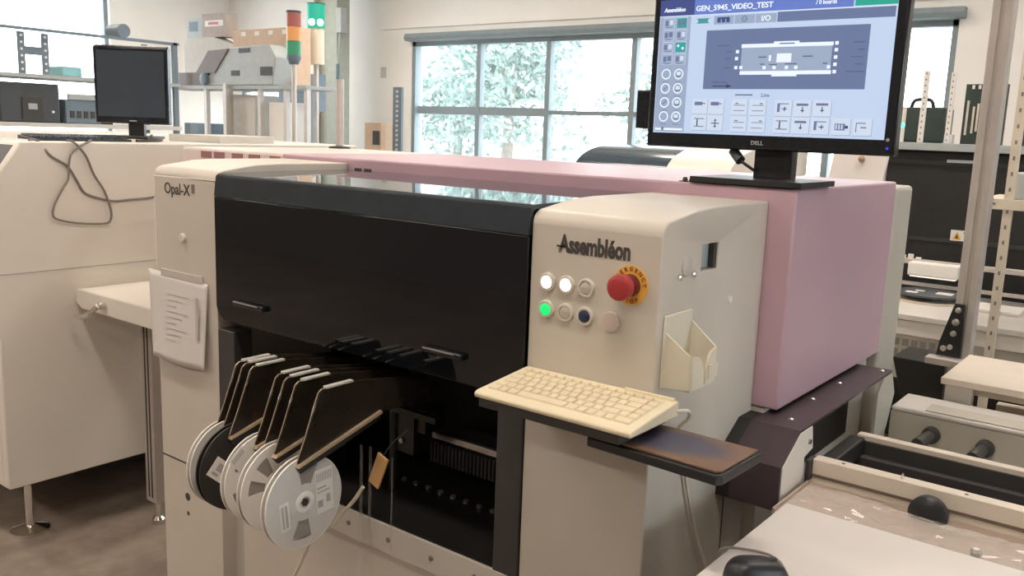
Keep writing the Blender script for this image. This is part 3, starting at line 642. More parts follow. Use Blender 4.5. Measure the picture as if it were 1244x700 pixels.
def flange(x, y, z, r, win=()):
    n = 60; rr = [.012, .032, .040, .082, .094, r]; mb = MB()
    vs = [(x, y + q * math.cos(2 * PI * i / n), z + q * math.sin(2 * PI * i / n)) for q in rr for i in range(n)]
    fs = []
    for j in range(len(rr) - 1):
        for i in range(n):
            a = 360 * (i + .5) / n
            if j == 2 and any(abs((a - c + 180) % 360 - 180) < w for c, w in win): continue
            fs.append((j * n + i, j * n + (i + 1) % n, (j + 1) * n + (i + 1) % n, (j + 1) * n + i))
    return mb.add(vs, fs)
def make_reel(x, y, z, label, fm, rm, style, r=.099):
    t = thing('component_reel', label, 'reel', (x, y, z), 'component reels hanging below the feeders')
    for s in (-.0075, .0075):
        f = flange(x + s, y, z, r, {'clear': ((86, 19), (264, 17)), 'plain': ((168, 10), (126, 10), (20, 12)), 'milk': ((150, 8), (200, 8))}.get(style, ())).build('flange', fm, t, smooth=False, solid=.0016)
    MB().lathe((x - .0085, y, z), (1, 0, 0), [(0, r), (0, r + .0015), (.0035, r + .0015), (.0035, r)], 60, cap=False).build('rim', rm, t, smooth=True)
    MB().lathe((x + .005, y, z), (1, 0, 0), [(0, r), (0, r + .0015), (.0035, r + .0015), (.0035, r)], 60, cap=False).build('rim', rm, t, smooth=True)
    mb = MB(); n = 48
    vs = [(x + s, y + q * math.cos(2 * PI * i / n), z + q * math.sin(2 * PI * i / n)) for s, q in ((-.006, .030), (-.006, .078), (.006, .078), (.006, .030)) for i in range(n)]
    mb.add(vs, [(j * n + i, j * n + (i + 1) % n, ((j + 1) % 4) * n + (i + 1) % n, ((j + 1) % 4) * n + i) for j in range(4) for i in range(n)])
    mb.build('tape_winding', M_tape, t, smooth=True)
    h = MB().lathe((x - .009, y, z), (1, 0, 0), [(0, .024), (.0185, .024), (.0195, .020), (.0195, .0125), (.012, .0115)], 30).build('hub', rm, t, smooth=True)
    MB().lathe((x + .0096, y, z), (1, 0, 0), [(0, .009), (.0012, .009)], 6).build('hub_hole', M_dark2, h)
    def lab(cy, cz, w, hh, ang, marks):
        Mx = Matrix.Translation((x + .0085, y + cy, z + cz)) @ Matrix.Rotation(math.radians(ang), 4, 'X')
        l = MB().box(0, .0008, -w / 2, w / 2, -hh / 2, hh / 2, Mx).build('paper_label', M_labelw, t)
        mk = MB()
        for a, b, c, d in marks: mk.box(.0006, .0012, a * w, b * w, c * hh, d * hh, Mx)
        if marks: mk.build('label_print', M_greyink, l)
    bars = [(-.42 + i * .10, -.42 + i * .10 + .05, .22, .42) for i in range(9)] + [(-.4, .1, .06, .10), (-.4, .3, -.03, 0), (-.4, -.12, -.36, -.2), (.1, .3, -.3, -.12)]
    if style == 'clear': lab(.052, .012, .048, .10, 4, bars); lab(-.052, -.018, .024, .062, 6, [(-.3, -.1, -.4, .4), (.05, .3, -.4, .4)])
    if style == 'black': lab(-.052, .006, .046, .046, -42, [(-.2, .25, -.1, .3), (-.3, .1, -.35, -.2)])
    if style == 'milk': lab(-.055, .050, .040, .060, 38, bars[:9])
    return t
M_blackreel = mat('black_reel_plastic', (.030, .026, .024), .45, var=.08)
make_reel(-1.425, 1.148, .812, 'clear white component reel nearest the camera, with two printed labels', M_reel, M_reelrim, 'clear')
make_reel(-1.520, 1.158, .818, 'milky white reel directly behind the nearest clear reel', M_reelrim, M_reelrim, 'plain')
make_reel(-1.580, 1.160, .822, 'milky white reel standing in front of the black reel', M_reelrim, M_reelrim, 'milk')
make_reel(-1.672, 1.160, .822, 'black component reel with a square white label on its face', M_blackreel, M_blackreel, 'black')
make_reel(-1.712, 1.162, .822, 'white reel behind the black one, only its rim showing', M_reelrim, M_reelrim, 'plain')
# bits of tape hanging around the feeders
def ribbon(pts, w, d=(1, 0, 0)):
    mb = MB(); D = Vector(d).normalized() * w / 2; vs = []
    P = [Vector(p) for p in pts]
    for p in P: vs += [p - D, p + D]
    return mb.add(vs, [(2 * i, 2 * i + 1, 2 * i + 3, 2 * i + 2) for i in range(len(P) - 1)])
single('carrier_tape', MB().tube([(-1.403, 1.30, .803), (-1.43, 1.298, .764), (-1.458, 1.294, .731), (-1.482, 1.288, .696)], .0045, 6), M_cablew, 'short white tape end standing right of the nearest reel', 'tape', (-1.45, 1.30, .75), smooth=True)
single('carrier_tape', MB().tube([(-1.50, 1.262, .700), (-1.54, 1.27, .655), (-1.58, 1.285, .60), (-1.62, 1.295, .54), (-1.655, 1.30, .485), (-1.70, 1.30, .40)], .0042, 6), M_cablew, 'long white tape running down below the nearest reel', 'tape', (-1.58, 1.285, .60), smooth=True)
for i, (x, y) in enumerate(((-1.490, 1.375), (-1.465, 1.38))):
    single('cover_tape', ribbon([(x, y, .86), (x + .002, y - .002, .75), (x, y - .004, .6), (x - .003, y - .003, .45)], .010), M_ribbon, 'narrow clear tape strip hanging in front of the bay, %s' % ('left one of the pair' if i == 0 else 'right one of the pair'), 'tape', (x, y, .6), 'clear tape strips')
single('cover_tape', ribbon([(-1.398, 1.385, .85), (-1.396, 1.383, .75), (-1.397, 1.382, .62)], .005), M_ribbon, 'thin clear tape strand hanging below the tan tag', 'tape', (-1.397, 1.385, .7), 'clear tape strips')
tg = MB().add([], [])
tgm = Matrix.Translation((-1.432, 1.375, .812)) @ Matrix.Rotation(math.radians(22), 4, 'Y')
tag_o = single('hanging_tag', MB().box(-.017, .017, -.003, .003, -.042, .042, tgm), M_tan, 'tan wooden tag hanging in the dark feeder bay', 'tag', (-1.432, 1.375, .812), bevel=.001)
MB().tube([(-1.418, 1.375, .852), (-1.41, 1.40, .88), (-1.405, 1.44, .90)], .001, 5).build('tag_string', M_dark2, tag_o)

# paper taped to the left tower
def sheet():
    mb = MB(); nu, nv = 18, 14; vs = []
    TL, TR, BR, BL = Vector((-2.428, 0, 1.163)), Vector((-2.130, 0, 1.152)), Vector((-2.133, 0, .908)), Vector((-2.392, 0, .902))
    for j in range(nv + 1):
        for i in range(nu + 1):
            u, v = i / nu, j / nv
            p = (TL * (1 - u) + TR * u) * (1 - v) + (BL * (1 - u) + BR * u) * v
            y = 1.396 - .006 * v - .012 * math.sin(PI * u) * v - .010 * max(0, .22 - u) * 4 * v - .010 * (u > .9) * (u - .9) * 10 * v
            z = p.z + (.02 * max(0, (.2 - u)) * 5 * (v > .6) * (v - .6))
            vs.append((p.x, y, z))
    return mb.add(vs, [(j * (nu + 1) + i, j * (nu + 1) + i + 1, (j + 1) * (nu + 1) + i + 1, (j + 1) * (nu + 1) + i) for j in range(nv) for i in range(nu)])
pp = thing('paper_sheet', 'white printed paper sheet taped to the left tower', 'paper', (-2.28, 1.39, 1.03))
sheet().build('sheet', M_paper, pp, smooth=True, solid=.0005)
pr = MB()
for i in range(9): pr.box(-2.325, -2.325 + .11 - .03 * (i % 3), 1.3765 - .001 * i, 1.3935 - .0012 * i, 1.100 - i * .016, 1.1022 - i * .016)
mk = MB()
for i in range(9):
    v = .22 + i * .065; x1 = -2.215 - .03 * (i % 3)
    u = .5; y = 1.396 - .006 * v - .012 * v - .0012
    mk.box(-2.325, x1, y - .0004, y + .0004, 1.155 - v * .25, 1.1570 - v * .25)
mk.box(-2.176, -2.165, 1.385, 1.3865, .99, 1.11)
mk.build('faint_print', mat('faint_print_grey', (.52, .49, .46), .7), pp)
B(-2.36, -2.155, 1.3945, 1.3995, 1.150, 1.170).build('tape_strip', mat('matte_tape', (.58, .54, .49), .35), pp)

# ------------------------------------------------------------------ left enclosure with conveyor arm
LX, LZ = -3.30, 1.498
le = thing('oven_enclosure', 'big cream white machine enclosure with a slanted front corner at the left', 'machine', (-4.3, 2.2, 0))
MB().prism('x', [(1.327, .24), (1.327, 1.345), (1.436, LZ), (3.0, LZ), (3.0, .24)], -5.6, LX).build('enclosure_body', M_light, le, bevel=.006)
MB().prism('x', [(1.3255, .26), (1.3255, 1.33), (1.330, 1.33), (1.330, .26)], -5.5, -3.34).build('front_door', M_light, le)
B(LX - .001, LX + .0015, 1.335, 2.9, 1.033, 1.036).build('panel_seam', M_greyink, le)
for x, y in ((-3.43, 1.445), (-5.4, 1.445), (-3.43, 2.8), (-5.4, 2.8)):
    f = MB().cyl((x, y, .012), (x, y, .25), .014, n=16).build('levelling_foot', M_chrome, le, smooth=True)
    MB().lathe((x, y, 0), (0, 0, 1), [(0, .070), (.012, .070), (.026, .030), (.03, .015)], 32).build('foot_disc', M_chrome, f, smooth=True)
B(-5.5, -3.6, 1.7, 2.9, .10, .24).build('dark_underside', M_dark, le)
MB().prism('x', [(1.333, 1.350), (1.331, 1.3515), (1.426, 1.4845), (1.428, 1.483)], -5.4, -3.335).build('slope_window', M_equipdark, le)
ca = thing('conveyor_arm', 'small cream conveyor bridge between the left enclosure and the tower', 'conveyor', (-2.85, 1.8, 0))
MB().prism('y', [(-3.298, .905), (-3.298, .940), (-3.285, .956), (-3.26, .960), (-2.392, .960), (-2.392, .885), (-3.26, .885)], 1.60, 1.93).build('bridge_cover', M_light, ca, bevel=.006)
B(-3.0, -2.392, 1.935, 2.2, .98, 1.0).build('dark_slot_cover', M_dark, ca)
lv = MB().lathe((-3.085, 1.60, .925), (0, -1, 0), [(0, .014), (.02, .014), (.024, .010)], 18).build('lever_pivot', M_steel, ca, smooth=True)
MB().tube([(-3.085, 1.575, .925), (-3.115, 1.565, .900), (-3.145, 1.56, .880), (-3.17, 1.552, .874), (-3.20, 1.55, .874)], .009, 10).build('lever', M_chrome, lv, smooth=True)
po = MB().box(-3.17, -3.10, 1.78, 1.84, .10, .884).build('support_post', M_alu, ca, bevel=.004)
MB().box(-3.150, -3.142, 1.7785, 1.781, .12, .88).box(-3.128, -3.120, 1.7785, 1.781, .12, .88).build('post_groove', M_dark2, po)
MB().cyl((-3.14, 1.81, .03), (-3.14, 1.81, .11), .012).lathe((-3.14, 1.81, 0), (0, 0, 1), [(0, .024), (.02, .026), (.032, .016)], 20).build('post_foot', M_chrome, po, smooth=True)
cx = LX + .005
pa = [(1.470, 1.503), (1.503, 1.500), (1.534, 1.45), (1.592, 1.412), (1.625, 1.358), (1.65, 1.314), (1.697, 1.293), (1.763, 1.278), (1.831, 1.281), (1.901, 1.284), (1.96, 1.292), (2.05, 1.30)]
pb = [(1.60, 1.504), (1.616, 1.498), (1.657, 1.45), (1.685, 1.38), (1.723, 1.316), (1.745, 1.243), (1.739, 1.203), (1.709, 1.195), (1.629, 1.201), (1.567, 1.213), (1.53, 1.23), (1.532, 1.268), (1.565, 1.328), (1.589, 1.366), (1.594, 1.42), (1.606, 1.458), (1.642, 1.485), (1.69, 1.505)]
def fix(p): return [(cx if z < LZ - .004 else LX - .02 * (z > LZ + .001) + .004, y, z) for y, z in p]
single('loose_cable', MB().tube(fix(pa), .0042), M_cable, 'thin grey cable running down the enclosure side towards the tower', 'cable', (cx, 1.7, 1.35), smooth=True)
single('loose_cable', MB().tube([(a + .0095, b, c) for a, b, c in fix(pb)], .0042), M_cable, 'thin grey cable hanging as a loop on the enclosure side', 'cable', (cx, 1.63, 1.35), smooth=True)
# on top of the enclosure: dark monitor, keyboard, papers
m2 = thing('monitor', 'switched-off black monitor on top of the left enclosure', 'monitor', (-3.92, 2.25, LZ))
Rm = Matrix.Translation((-3.885, 2.19, LZ + .002)) @ Matrix.Rotation(math.radians(38.5), 4, 'Z')
MB().prism('x', [(-.02, .065), (-.022, .40), (.0, .41), (.02, .40), (.02, .065)], -.166, .164, Rm).build('monitor_case', M_blacksheen, m2, bevel=.006)
MB().box(-.151, .149, -.0235, -.0215, .095, .385, Rm).build('screen', mat('dark_screen', (.040, .052, .068), .3), m2)
MB().box(-.012, .020, -.024, -.0215, .076, .080, Rm).build('badge', M_equip, m2)
MB().box(-.035, .035, .02, .045, .01, .20, Rm).build('stand_neck', M_black, m2)
MB().box(-.10, .10, -.06, .10, 0, .012, Rm).build('stand_base', M_black, m2, bevel=.004)
Rk = Matrix.Translation((-3.47, 1.70, LZ + .0005)) @ Matrix.Rotation(math.radians(84), 4, 'Z')
k2 = thing('keyboard', 'thin black keyboard lying on the enclosure top in front of the dark monitor', 'keyboard', (-3.47, 1.70, LZ))
MB().prism('x', [(-.07, 0), (-.07, .008), (.07, .018), (.07, 0)], -.17, .20, Rk).build('keyboard_case', M_black, k2, bevel=.002)
kk = MB()
for r in range(5):
    for c in range(14): kk.box(-.16 + c * .025, -.139 + c * .025, -.06 + r * .025, -.039 + r * .025, .008 + r * .0017, .0165 + r * .0017, Rk)
kk.build('key_bank', M_blacksheen, k2, kind='stuff')
def flat(cx_, cy_, w, h, ang, z, th): return MB().box(-w / 2, w / 2, -h / 2, h / 2, 0, th, Matrix.Translation((cx_, cy_, z)) @ Matrix.Rotation(math.radians(ang), 4, 'Z'))
single('paper_stack', flat(-3.85, 1.66, .30, .42, 20, LZ + .0005, .028), M_labelw, 'low stack of white papers on the enclosure left of the dark keyboard', 'paper', (-3.85, 1.66, LZ), bevel=.002)
single('paper_stack', flat(-3.55, 2.42, .30, .34, 12, LZ + .0005, .030), M_greypaper, 'low stack of grey papers on the enclosure right of the dark monitor', 'paper', (-3.55, 2.42, LZ), bevel=.002)
single('loose_sheet', flat(-3.52, 1.505, .16, .11, 35, LZ + .0005, .003), M_labelw, 'loose white sheet at the front corner of the enclosure top', 'paper', (-3.52, 1.505, LZ))
single('top_cable', MB().tube([(-3.36, 1.90, LZ + .006), (-3.42, 2.02, LZ + .006), (-3.55, 2.12, LZ + .006), (-3.68, 2.14, LZ + .007), (-3.76, 2.20, LZ + .02)], .005), M_black, 'black cable lying on the enclosure top behind the keyboard', 'cable', (-3.5, 2.1, LZ), smooth=True)
# thin pole standing on the back edge of the pink hood
ip = thing('indicator_pole', 'slim grey metal pole standing on the back of the pink hood', 'pole', (-3.03 + .0, 2.55, 1.497))
MB().cyl((-3.03 + .12, 2.55, 1.505), (-3.03 + .12, 2.55, 1.78), .016, n=16).build('tube', M_alu, ip, smooth=True)
MB().lathe((-3.03 + .12, 2.55, 1.4975), (0, 0, 1), [(0, .045), (.006, .045), (.010, .02)], 24).build('foot_flange', M_dark2, ip, smooth=True)

# ------------------------------------------------------------------ right: transfer conveyor
tc = thing('transfer_conveyor', 'cream conveyor module with parallel rails at the right of the machine', 'conveyor', (.2, 1.9, 0))
RX = 1.0
MB().box(-.575, RX, .88, 1.65, .885, .9).box(-.573, RX, .90, 1.648, .80, .885).build('cover_plate', M_white, tc, bevel=.003)
B(-.598, RX, 1.652, 1.862, .84, .872).build('tan_pan', M_pan, tc)
MB().prism('y', [(-.603, .79), (-.603, .880), (-.598, .880), (-.598, .79)], 1.652, 1.862).build('pan_side', M_pan, tc)
ra = MB().box(-.600, RX, 1.862, 1.895, .79, .925).build('near_rail', M_ptable, tc, bevel=.002)
B(-.598, RX, 1.8595, 1.8625, .886, .892).build('rail_groove', mat('brown_groove', (.16, .12, .09), .6), ra)
for x in (-.54, -.30, -.05): MB().lathe((x, 1.878, .925), (0, 0, 1), [(0, .004), (.001, .004)], 10).build('screw', M_cable, ra)
MB().lathe((-.42, 1.876, .925), (0, 0, 1), [(0, .004), (.009, .003), (.012, .001)], 10).build('rail_pin', M_chrome, ra)
rb = MB().box(-.598, RX, 2.165, 2.192, .83, .905).build('far_rail', M_ptable, tc, bevel=.002)
B(-.597, RX, 2.158, 2.166, .83, .893).build('rail_liner', M_dark2, rb)
B(-.598, RX, 1.895, 2.16, .74, .76).build('belt_bed', M_belt, tc)
for y0, y1, z, m_ in ((1.897, 1.925, .86, M_belt), (2.125, 2.155, .862, M_belt), (1.99, 2.01, .80, M_equipdark), (2.05, 2.09, .835, M_equipdark)): B(-.597, RX, y0, y1, z - .02, z).build('drive_belt', m_, tc)
for x in (-.45, -.22, .1): MB().cyl((x, 1.90, .81), (x, 2.15, .81), .012, n=14).build('cross_shaft', M_steel, tc, smooth=True)
B(-.610, -.5995, 1.846, 1.885, .86, .925).build('rail_end_bracket', M_dark2, tc, bevel=.002)
MB().box(-.61, -.575, 1.90, 2.15, .86, .905).build('belt_drive_box', M_dark, tc, bevel=.004)
fp = MB().box(-.609, RX, 2.50, 2.65, .70, .885).build('far_panel', M_greyb, tc)
MB().box(-.609, RX, 2.498, 2.66, .8852, .90).build('far_panel_top', M_white, tc, bevel=.007)
for x, z in ((-.500, .842), (-.370, .838)): 
    MB().cyl((x, 2.499, z), (x - .012, 2.40, z - .005), .016, n=16).lathe((x, 2.499, z), (0, -1, 0), [(0, .022), (.02, .022), (.024, .015)], 18).build('guide_rod', M_dark2, tc, smooth=True)
B(-.60, RX, 2.20, 2.50, .70, .72).build('lower_pan', M_greyb, tc)
for x in (-.5, .9):
    for y in (1.0, 2.55): B(x - .03, x + .03, y - .03, y + .03, 0, .70 if y > 2 else .80).build('leg', M_alu, tc)
B(-.53, .93, 1.0, 2.55, .68, .70).build('under_frame', M_equipdark, tc)
# crumpled clear film over the pan
def film():
    rnd = random.Random(3); nu, nv = 70, 16; vs = []
    for j in range(nv + 1):
        for i in range(nu + 1):
            u, v = i / nu, j / nv; x = -.585 + u * 1.1; y = 1.660 + v * .150
            z = .884 + .005 * math.sin(9 * u + 5 * v) * math.sin(4 * v + 3 * u) + .003 * math.sin(31 * u + 11 * v) + rnd.uniform(-.0035, .0035)
            if .15 < u < .42: z += .008 * math.sin((u - .15) / .27 * PI) * math.sin(PI * v)
            vs.append((x, y, max(z, .8735)))
    return MB().add(vs, [(j * (nu + 1) + i, j * (nu + 1) + i + 1, (j + 1) * (nu + 1) + i + 1, (j + 1) * (nu + 1) + i) for j in range(nv) for i in range(nu)])
single('plastic_film', film(), M_film, 'crumpled clear plastic film lying over the tan conveyor pan', 'film', (-.1, 1.73, .8735))
MB().lathe((-.356, 1.8615, .882), (0, -1, 0), [(0, .022), (.010, .024), (.018, .036), (.034, .037), (.042, .030), (.045, .012)], 26).build('black_knob', M_black, tc, smooth=True, label='round black hand knob')
MB().lathe((-.245, 1.70, .872), (0, 0, 1), [(0, .008), (.012, .008), (.016, .010), (.022, .006)], 14).build('pan_screw', M_steel, tc, smooth=True)
# mouse on the white plate
ms = thing('computer_mouse', 'black mouse on the white plate at the bottom edge', 'mouse', (-.495, 1.31, .9002))
def mouse_mesh():
    mb = MB(); nu, nv = 18, 8; vs = []
    Mx = Matrix.Translation((-.495, 1.312, .9004)) @ Matrix.Rotation(math.radians(-32), 4, 'Z')
    for j in range(nv + 1):
        a = j / nv * PI / 2
        for i in range(nu):
            b = 2 * PI * i / nu; ca_, sa_ = math.cos(b), math.sin(b)
            e = .6
            px = .031 * math.copysign(abs(ca_) ** e, ca_) * (math.cos(a) ** .5 if j < nv else 0); py = .054 * math.copysign(abs(sa_) ** e, sa_) * (math.cos(a) ** .5 if j < nv else 0)
            vs.append(Mx @ Vector((px, py, .036 * math.sin(a) * (1 - .25 * py / .054))))
    fs = [(j * nu + i, j * nu + (i + 1) % nu, (j + 1) * nu + (i + 1) % nu, (j + 1) * nu + i) for j in range(nv) for i in range(nu)] + [tuple(range(nu - 1, -1, -1))]
    return mb.add(vs, fs), Mx
mm, Mx = mouse_mesh()
mm.build('mouse_body', M_black, ms, smooth=True)
MB().box(-.0035, .0035, .018, .036, .028, .0335, Mx).build('scroll_wheel', M_dark2, ms, bevel=.001)
MB().tube([Mx @ Vector((0, .054, .010)), (-.488, 1.390, .905), (-.515, 1.402, .9045), (-.55, 1.393, .9045), (-.577, 1.372, .905), (-.583, 1.36, .89), (-.585, 1.35, .80)], .0024).build('mouse_cable', M_cable, ms, smooth=True)
# beige side table
t4 = thing('side_table', 'beige topped small table on a grey bracket beyond the conveyor rails', 'table', (-.2, 2.85, 0))
B(-.528, .9, 2.665, 3.03, .942, .962).build('table_top', M_ptable, t4, bevel=.003)
B(-.505, .9, 2.702, 3.0, .918, .9418).build('table_apron', M_rackbeige, t4)
MB().box(-.515, -.445, 2.668, 2.70, 0, .9415).box(-.525, .9, 2.505, 2.58, .9005, .9035).build('grey_bracket', M_greyb, t4, bevel=.002)
B(.8, .87, 2.70, 2.76, 0, .918).build('table_leg', M_alu, t4)
B(-.43, .8, 2.99, 3.03, .80, .83).build('cross_rail', M_rackbeige, t4)
# aluminium post with black bracket
ap = thing('profile_post', 'tall aluminium profile post with a black foot bracket at the right', 'post', (-.61, 3.33, 0))
g = [(-.637, 3.30), (-.613, 3.30), (-.613, 3.308), (-.599, 3.308), (-.599, 3.30), (-.575, 3.30), (-.575, 3.37), (-.637, 3.37)]
MB().prism('z', g, 0, 3.2).build('profile', M_alu, ap, bevel=.002)
bk = MB().prism('y', [(-.676, .890), (-.671, .935), (-.636, 1.073), (-.604, 1.073), (-.602, .890)], 3.286, 3.299).build('foot_bracket', M_black, ap, bevel=.001)
for x, z, r in ((-.622, 1.052, .010), (-.626, 1.010, .012), (-.629, .970, .010), (-.655, .915, .010), (-.635, .922, .009)): MB().lathe((x, 3.286, z), (0, -1, 0), [(0, r), (.005, r), (.007, r * .6)], 14).build('bolt', M_steel, bk, smooth=True)
MB().box(-.70, -.575, 3.24, 3.299, .862, .886).build('foot_bar', M_alu, ap, bevel=.003)
single('black_bin', MB().prism('y', [(-.80, .70), (-.84, .835), (-.66, .835), (-.66, .70)], 3.38, 3.60).box(-.80, -.66, 3.40, 3.58, 0, .70), M_black, 'black bin on a tall stand behind the conveyor, left of the post bracket', 'bin', (-.75, 3.5, 0), bevel=.004)

# ------------------------------------------------------------------ right background
bench = thing('work_bench', 'pale workbench with raised rail behind the aluminium post', 'bench', (-.6, 4.4, 0))
B(-1.6, .6, 4.0, 4.75, .860, .885).build('bench_top', M_white, bench, bevel=.003)
B(-1.58, .58, 4.01, 4.04, .795, .859).build('bench_apron', M_light, bench)
pf = B(-1.55, .55, 4.02, 4.03, .60, .794).build('grey_panel', M_greyb, bench)
for r in range(2):
    for c in range(8): B(-1.0 + c * .036, -.978 + c * .036, 4.015, 4.021, .700 + r * .045, .730 + r * .045).build('panel_hole', M_cable, pf)
for x in (-1.5, .5): B(x - .03, x + .03, 4.1, 4.16, 0, .86).build('bench_leg', M_alu, bench); B(x - .03, x + .03, 4.6, 4.66, 0, 1.03).build('bench_upright', M_alu, bench)
MB().box(-1.5, .5, 4.60, 4.66, 1.030, 1.050).box(-1.5, .5, 4.60, 4.63, .925, .94).build('bench_rail', M_alu, bench)
lamp = thing('bench_lamp', 'lit white strip lamp hung under the workbench rail', 'lamp', (-.99, 4.6, .978))
B(-1.10, -.88, 4.52, 4.5995, .985, 1.048).build('lamp_housing', M_labelw, lamp, bevel=.006)
B(-1.09, -.89, 4.53, 4.59, .978, .985).build('lamp_tube', M_benchlight, lamp)
rl = thing('tray_reel', 'big dark reel lying flat on the workbench with white labels', 'reel', (-.95, 4.45, .885))
MB().lathe((-.975, 4.45, .8855), (0, 0, 1), [(0, .145), (.008, .147), (.008, .06), (.03, .06), (.03, .147), (.038, .145)], 40).build('reel_body', M_equipdark, rl, smooth=True)
MB().lathe((-.975, 4.45, .8853), (0, 0, 1), [(0, .151), (.010, .153), (.010, .149)], 40).build('tan_rim', M_rackbeige, rl, smooth=True)
for x, y, w, h in ((-1.04, 4.40, .05, .04), (-.91, 4.46, .07, .07), (-1.02, 4.47, .04, .03)): B(x - w / 2, x + w / 2, y - h / 2, y + h / 2, .9236, .9245).build('paper_label', M_labelw, rl)
single('white_tray', B(-.78, -.58, 4.32, 4.52, .8852, .90), M_labelw, 'flat white tray on the workbench right of the big reel', 'tray', (-.68, 4.42, .8852), bevel=.003)
for i in range(7): single('small_white_part', B(-1.30 + i * .035, -1.278 + i * .035, 4.606, 4.626, 1.051, 1.062 + .006 * (i % 3)), M_labelw, 'tiny white part in a row on the workbench rail', 'part', (-1.29 + i * .035, 4.61, 1.051), 'tiny white parts on the bench rail')
# dark machine beyond
dm = thing('dark_machine', 'large black machine beyond the workbench with a pale grey top shelf', 'machine', (-.7, 5.5, 0))
B(-1.7, .6, 5.1, 6.0, 0, 1.57).build('machine_body', mat('black_machine_paint', (.022, .021, .021), .35, var=.15), dm, bevel=.01)
MB().box(-1.65, .55, 5.085, 5.1, 1.10, 1.12).box(-1.65, .55, 5.085, 5.1, 1.50, 1.52).box(-.92, -.90, 5.085, 5.1, .2, 1.5).build('door_trim', M_dark2, dm)
B(-1.8, .7, 5.02, 6.05, 1.572, 1.612).build('top_shelf', M_equip, dm, bevel=.004)
B(-1.1, -.95, 5.06, 5.085, 1.515, 1.53).build('door_handle', M_equip, dm)
wl_ = B(-1.045, -.945, 5.0805, 5.0845, 1.115, 1.17).build('warning_label', M_labelw, dm)
MB().prism('y', [(-1.035, 1.122), (-.993, 1.122), (-1.014, 1.163)], 5.0795, 5.0806).build('yellow_triangle', M_yellow, wl_)
MB().prism('y', [(-1.022, 1.128), (-1.006, 1.128), (-1.014, 1.150)], 5.0785, 5.0796).build('black_symbol', M_ink, wl_)
B(-.985, -.95, 5.0795, 5.0806, 1.155, 1.162).build('red_print', M_red, wl_)
bgx = thing('black_case', 'black carry case with arched handle on the grey shelf by the window', 'case', (-1.27, 5.3, 1.612))
B(-1.40, -1.17, 5.22, 5.42, 1.6125, 1.80).build('case_body', M_fin, bgx, bevel=.012)
MB().tube([(-1.37, 5.32, 1.80), (-1.355, 5.32, 1.838), (-1.31, 5.32, 1.845), (-1.27, 5.32, 1.838), (-1.255, 5.32, 1.80)], .010, 8).build('case_handle', M_black, bgx, smooth=True)
gl = thing('status_lamp', 'small white column lamp with a lit green dot on the grey shelf', 'lamp', (-1.335, 5.1, 1.612))
MB().cyl((-1.345, 5.1, 1.6125), (-1.345, 5.1, 1.79), .010, n=14).build('lamp_column', M_labelw, gl, smooth=True)
MB().lathe((-1.345, 5.09, 1.70), (0, -1, 0), [(0, .013), (.004, .012), (.006, .006)], 14).build('green_light', emis('green_led', (.15, 1.0, .65), 2.0), gl, smooth=True)
def upright(name, label, cat, x, y, z0, z1, w, holes, group=None, m_=M_labelw):
    t = thing(name, label, cat, (x, y, z0), group)
    MB().prism('z', [(x - w / 2, y), (x + w / 2, y), (x + w / 2, y + .02), (x + w / 2 - .003, y + .02), (x + w / 2 - .003, y + .003), (x - w / 2, y + .003)], z0, z1).build('angle_bar', m_, t)
    mb = MB(); s = (z1 - z0) / holes
    for i in range(holes): mb.box(x - w * .13, x + w * .13, y - .0008, y + .001, z0 + s * (i + .35), z0 + s * (i + .65))
    mb.build('slot_holes', M_cable, t, kind='stuff')
    return t
upright('slotted_post', 'white slotted post on the grey shelf in front of the black case', 'post', -1.245, 5.06, 1.613, 1.98, .026, 12)
upright('slotted_post', 'white slotted post between the case and the dark green board', 'post', -1.115, 5.06, 1.613, 1.97, .022, 12)
single('small_white_box', B(-1.19, -1.13, 5.25, 5.31, 1.6125, 1.66), M_labelw, 'small white box on the grey shelf right of the black case', 'box', (-1.16, 5.28, 1.6125), bevel=.003)
for x0, x1, lab, xs_ in ((-1.10, -.90, 'dark green board with white vertical strips left of the aluminium post', (-1.085, -1.055, -1.035, -1.015, -.995, -.965, -.935)), (-.83, -.72, 'dark green board with white strips right of the aluminium post', (-.79, -.745))):
    fb = thing('slotted_board', lab, 'board', (x0, 5.3, 1.612))
    B(x0, x1, 5.3, 5.33, 1.6125, 1.925).build('board', M_fin, fb)
    for i, xq in enumerate(xs_): B(xq, xq + .010, 5.293, 5.3, 1.66 + .01 * (i % 3), 1.84 - .015 * ((i * 2) % 3)).build('white_strip', M_rackbeige, fb)
    for i in range(3): B(x0 + .03 + i * .03, x0 + .042 + i * .03, 5.293, 5.3, 1.90, 1.92).build('clip', M_labelw, fb)
# rack at the right edge
rk = thing('slotted_rack', 'beige slotted steel rack with one shelf at the right edge', 'rack', (-.4, 4.0, 0))
for x, z0, z1 in ((-.612, .60, 1.385), (-.613, 1.405, 2.4), (.1, 0, 2.4)):
    p = MB().prism('z', [(x - .016, 3.9), (x + .016, 3.9), (x + .016, 3.93), (x + .013, 3.93), (x + .013, 3.903), (x - .016, 3.903)], z0, z1).build('rack_upright', M_rackbeige, rk)
    n = int((z1 - z0) / .06); q = MB()
    for i in range(n): q.box(x - .004, x + .004, 3.8992, 3.901, z0 + .03 + i * .06, z0 + .045 + i * .06)
    q.build('slot_holes', M_cable, p, kind='stuff')
B(-.628, -.596, 3.9, 3.93, 0, .60).build('rack_foot', M_rackbeige, rk)
B(-.72, .15, 3.90, 4.35, 1.385, 1.403).build('rack_shelf', M_rackbeige, rk); B(-.72, .15, 3.893, 3.90, 1.365, 1.405).build('shelf_lip', M_rackbeige, rk)
B(-.67, -.655, 3.891, 3.894, 1.382, 1.390).build('lip_hole', M_cable, rk)
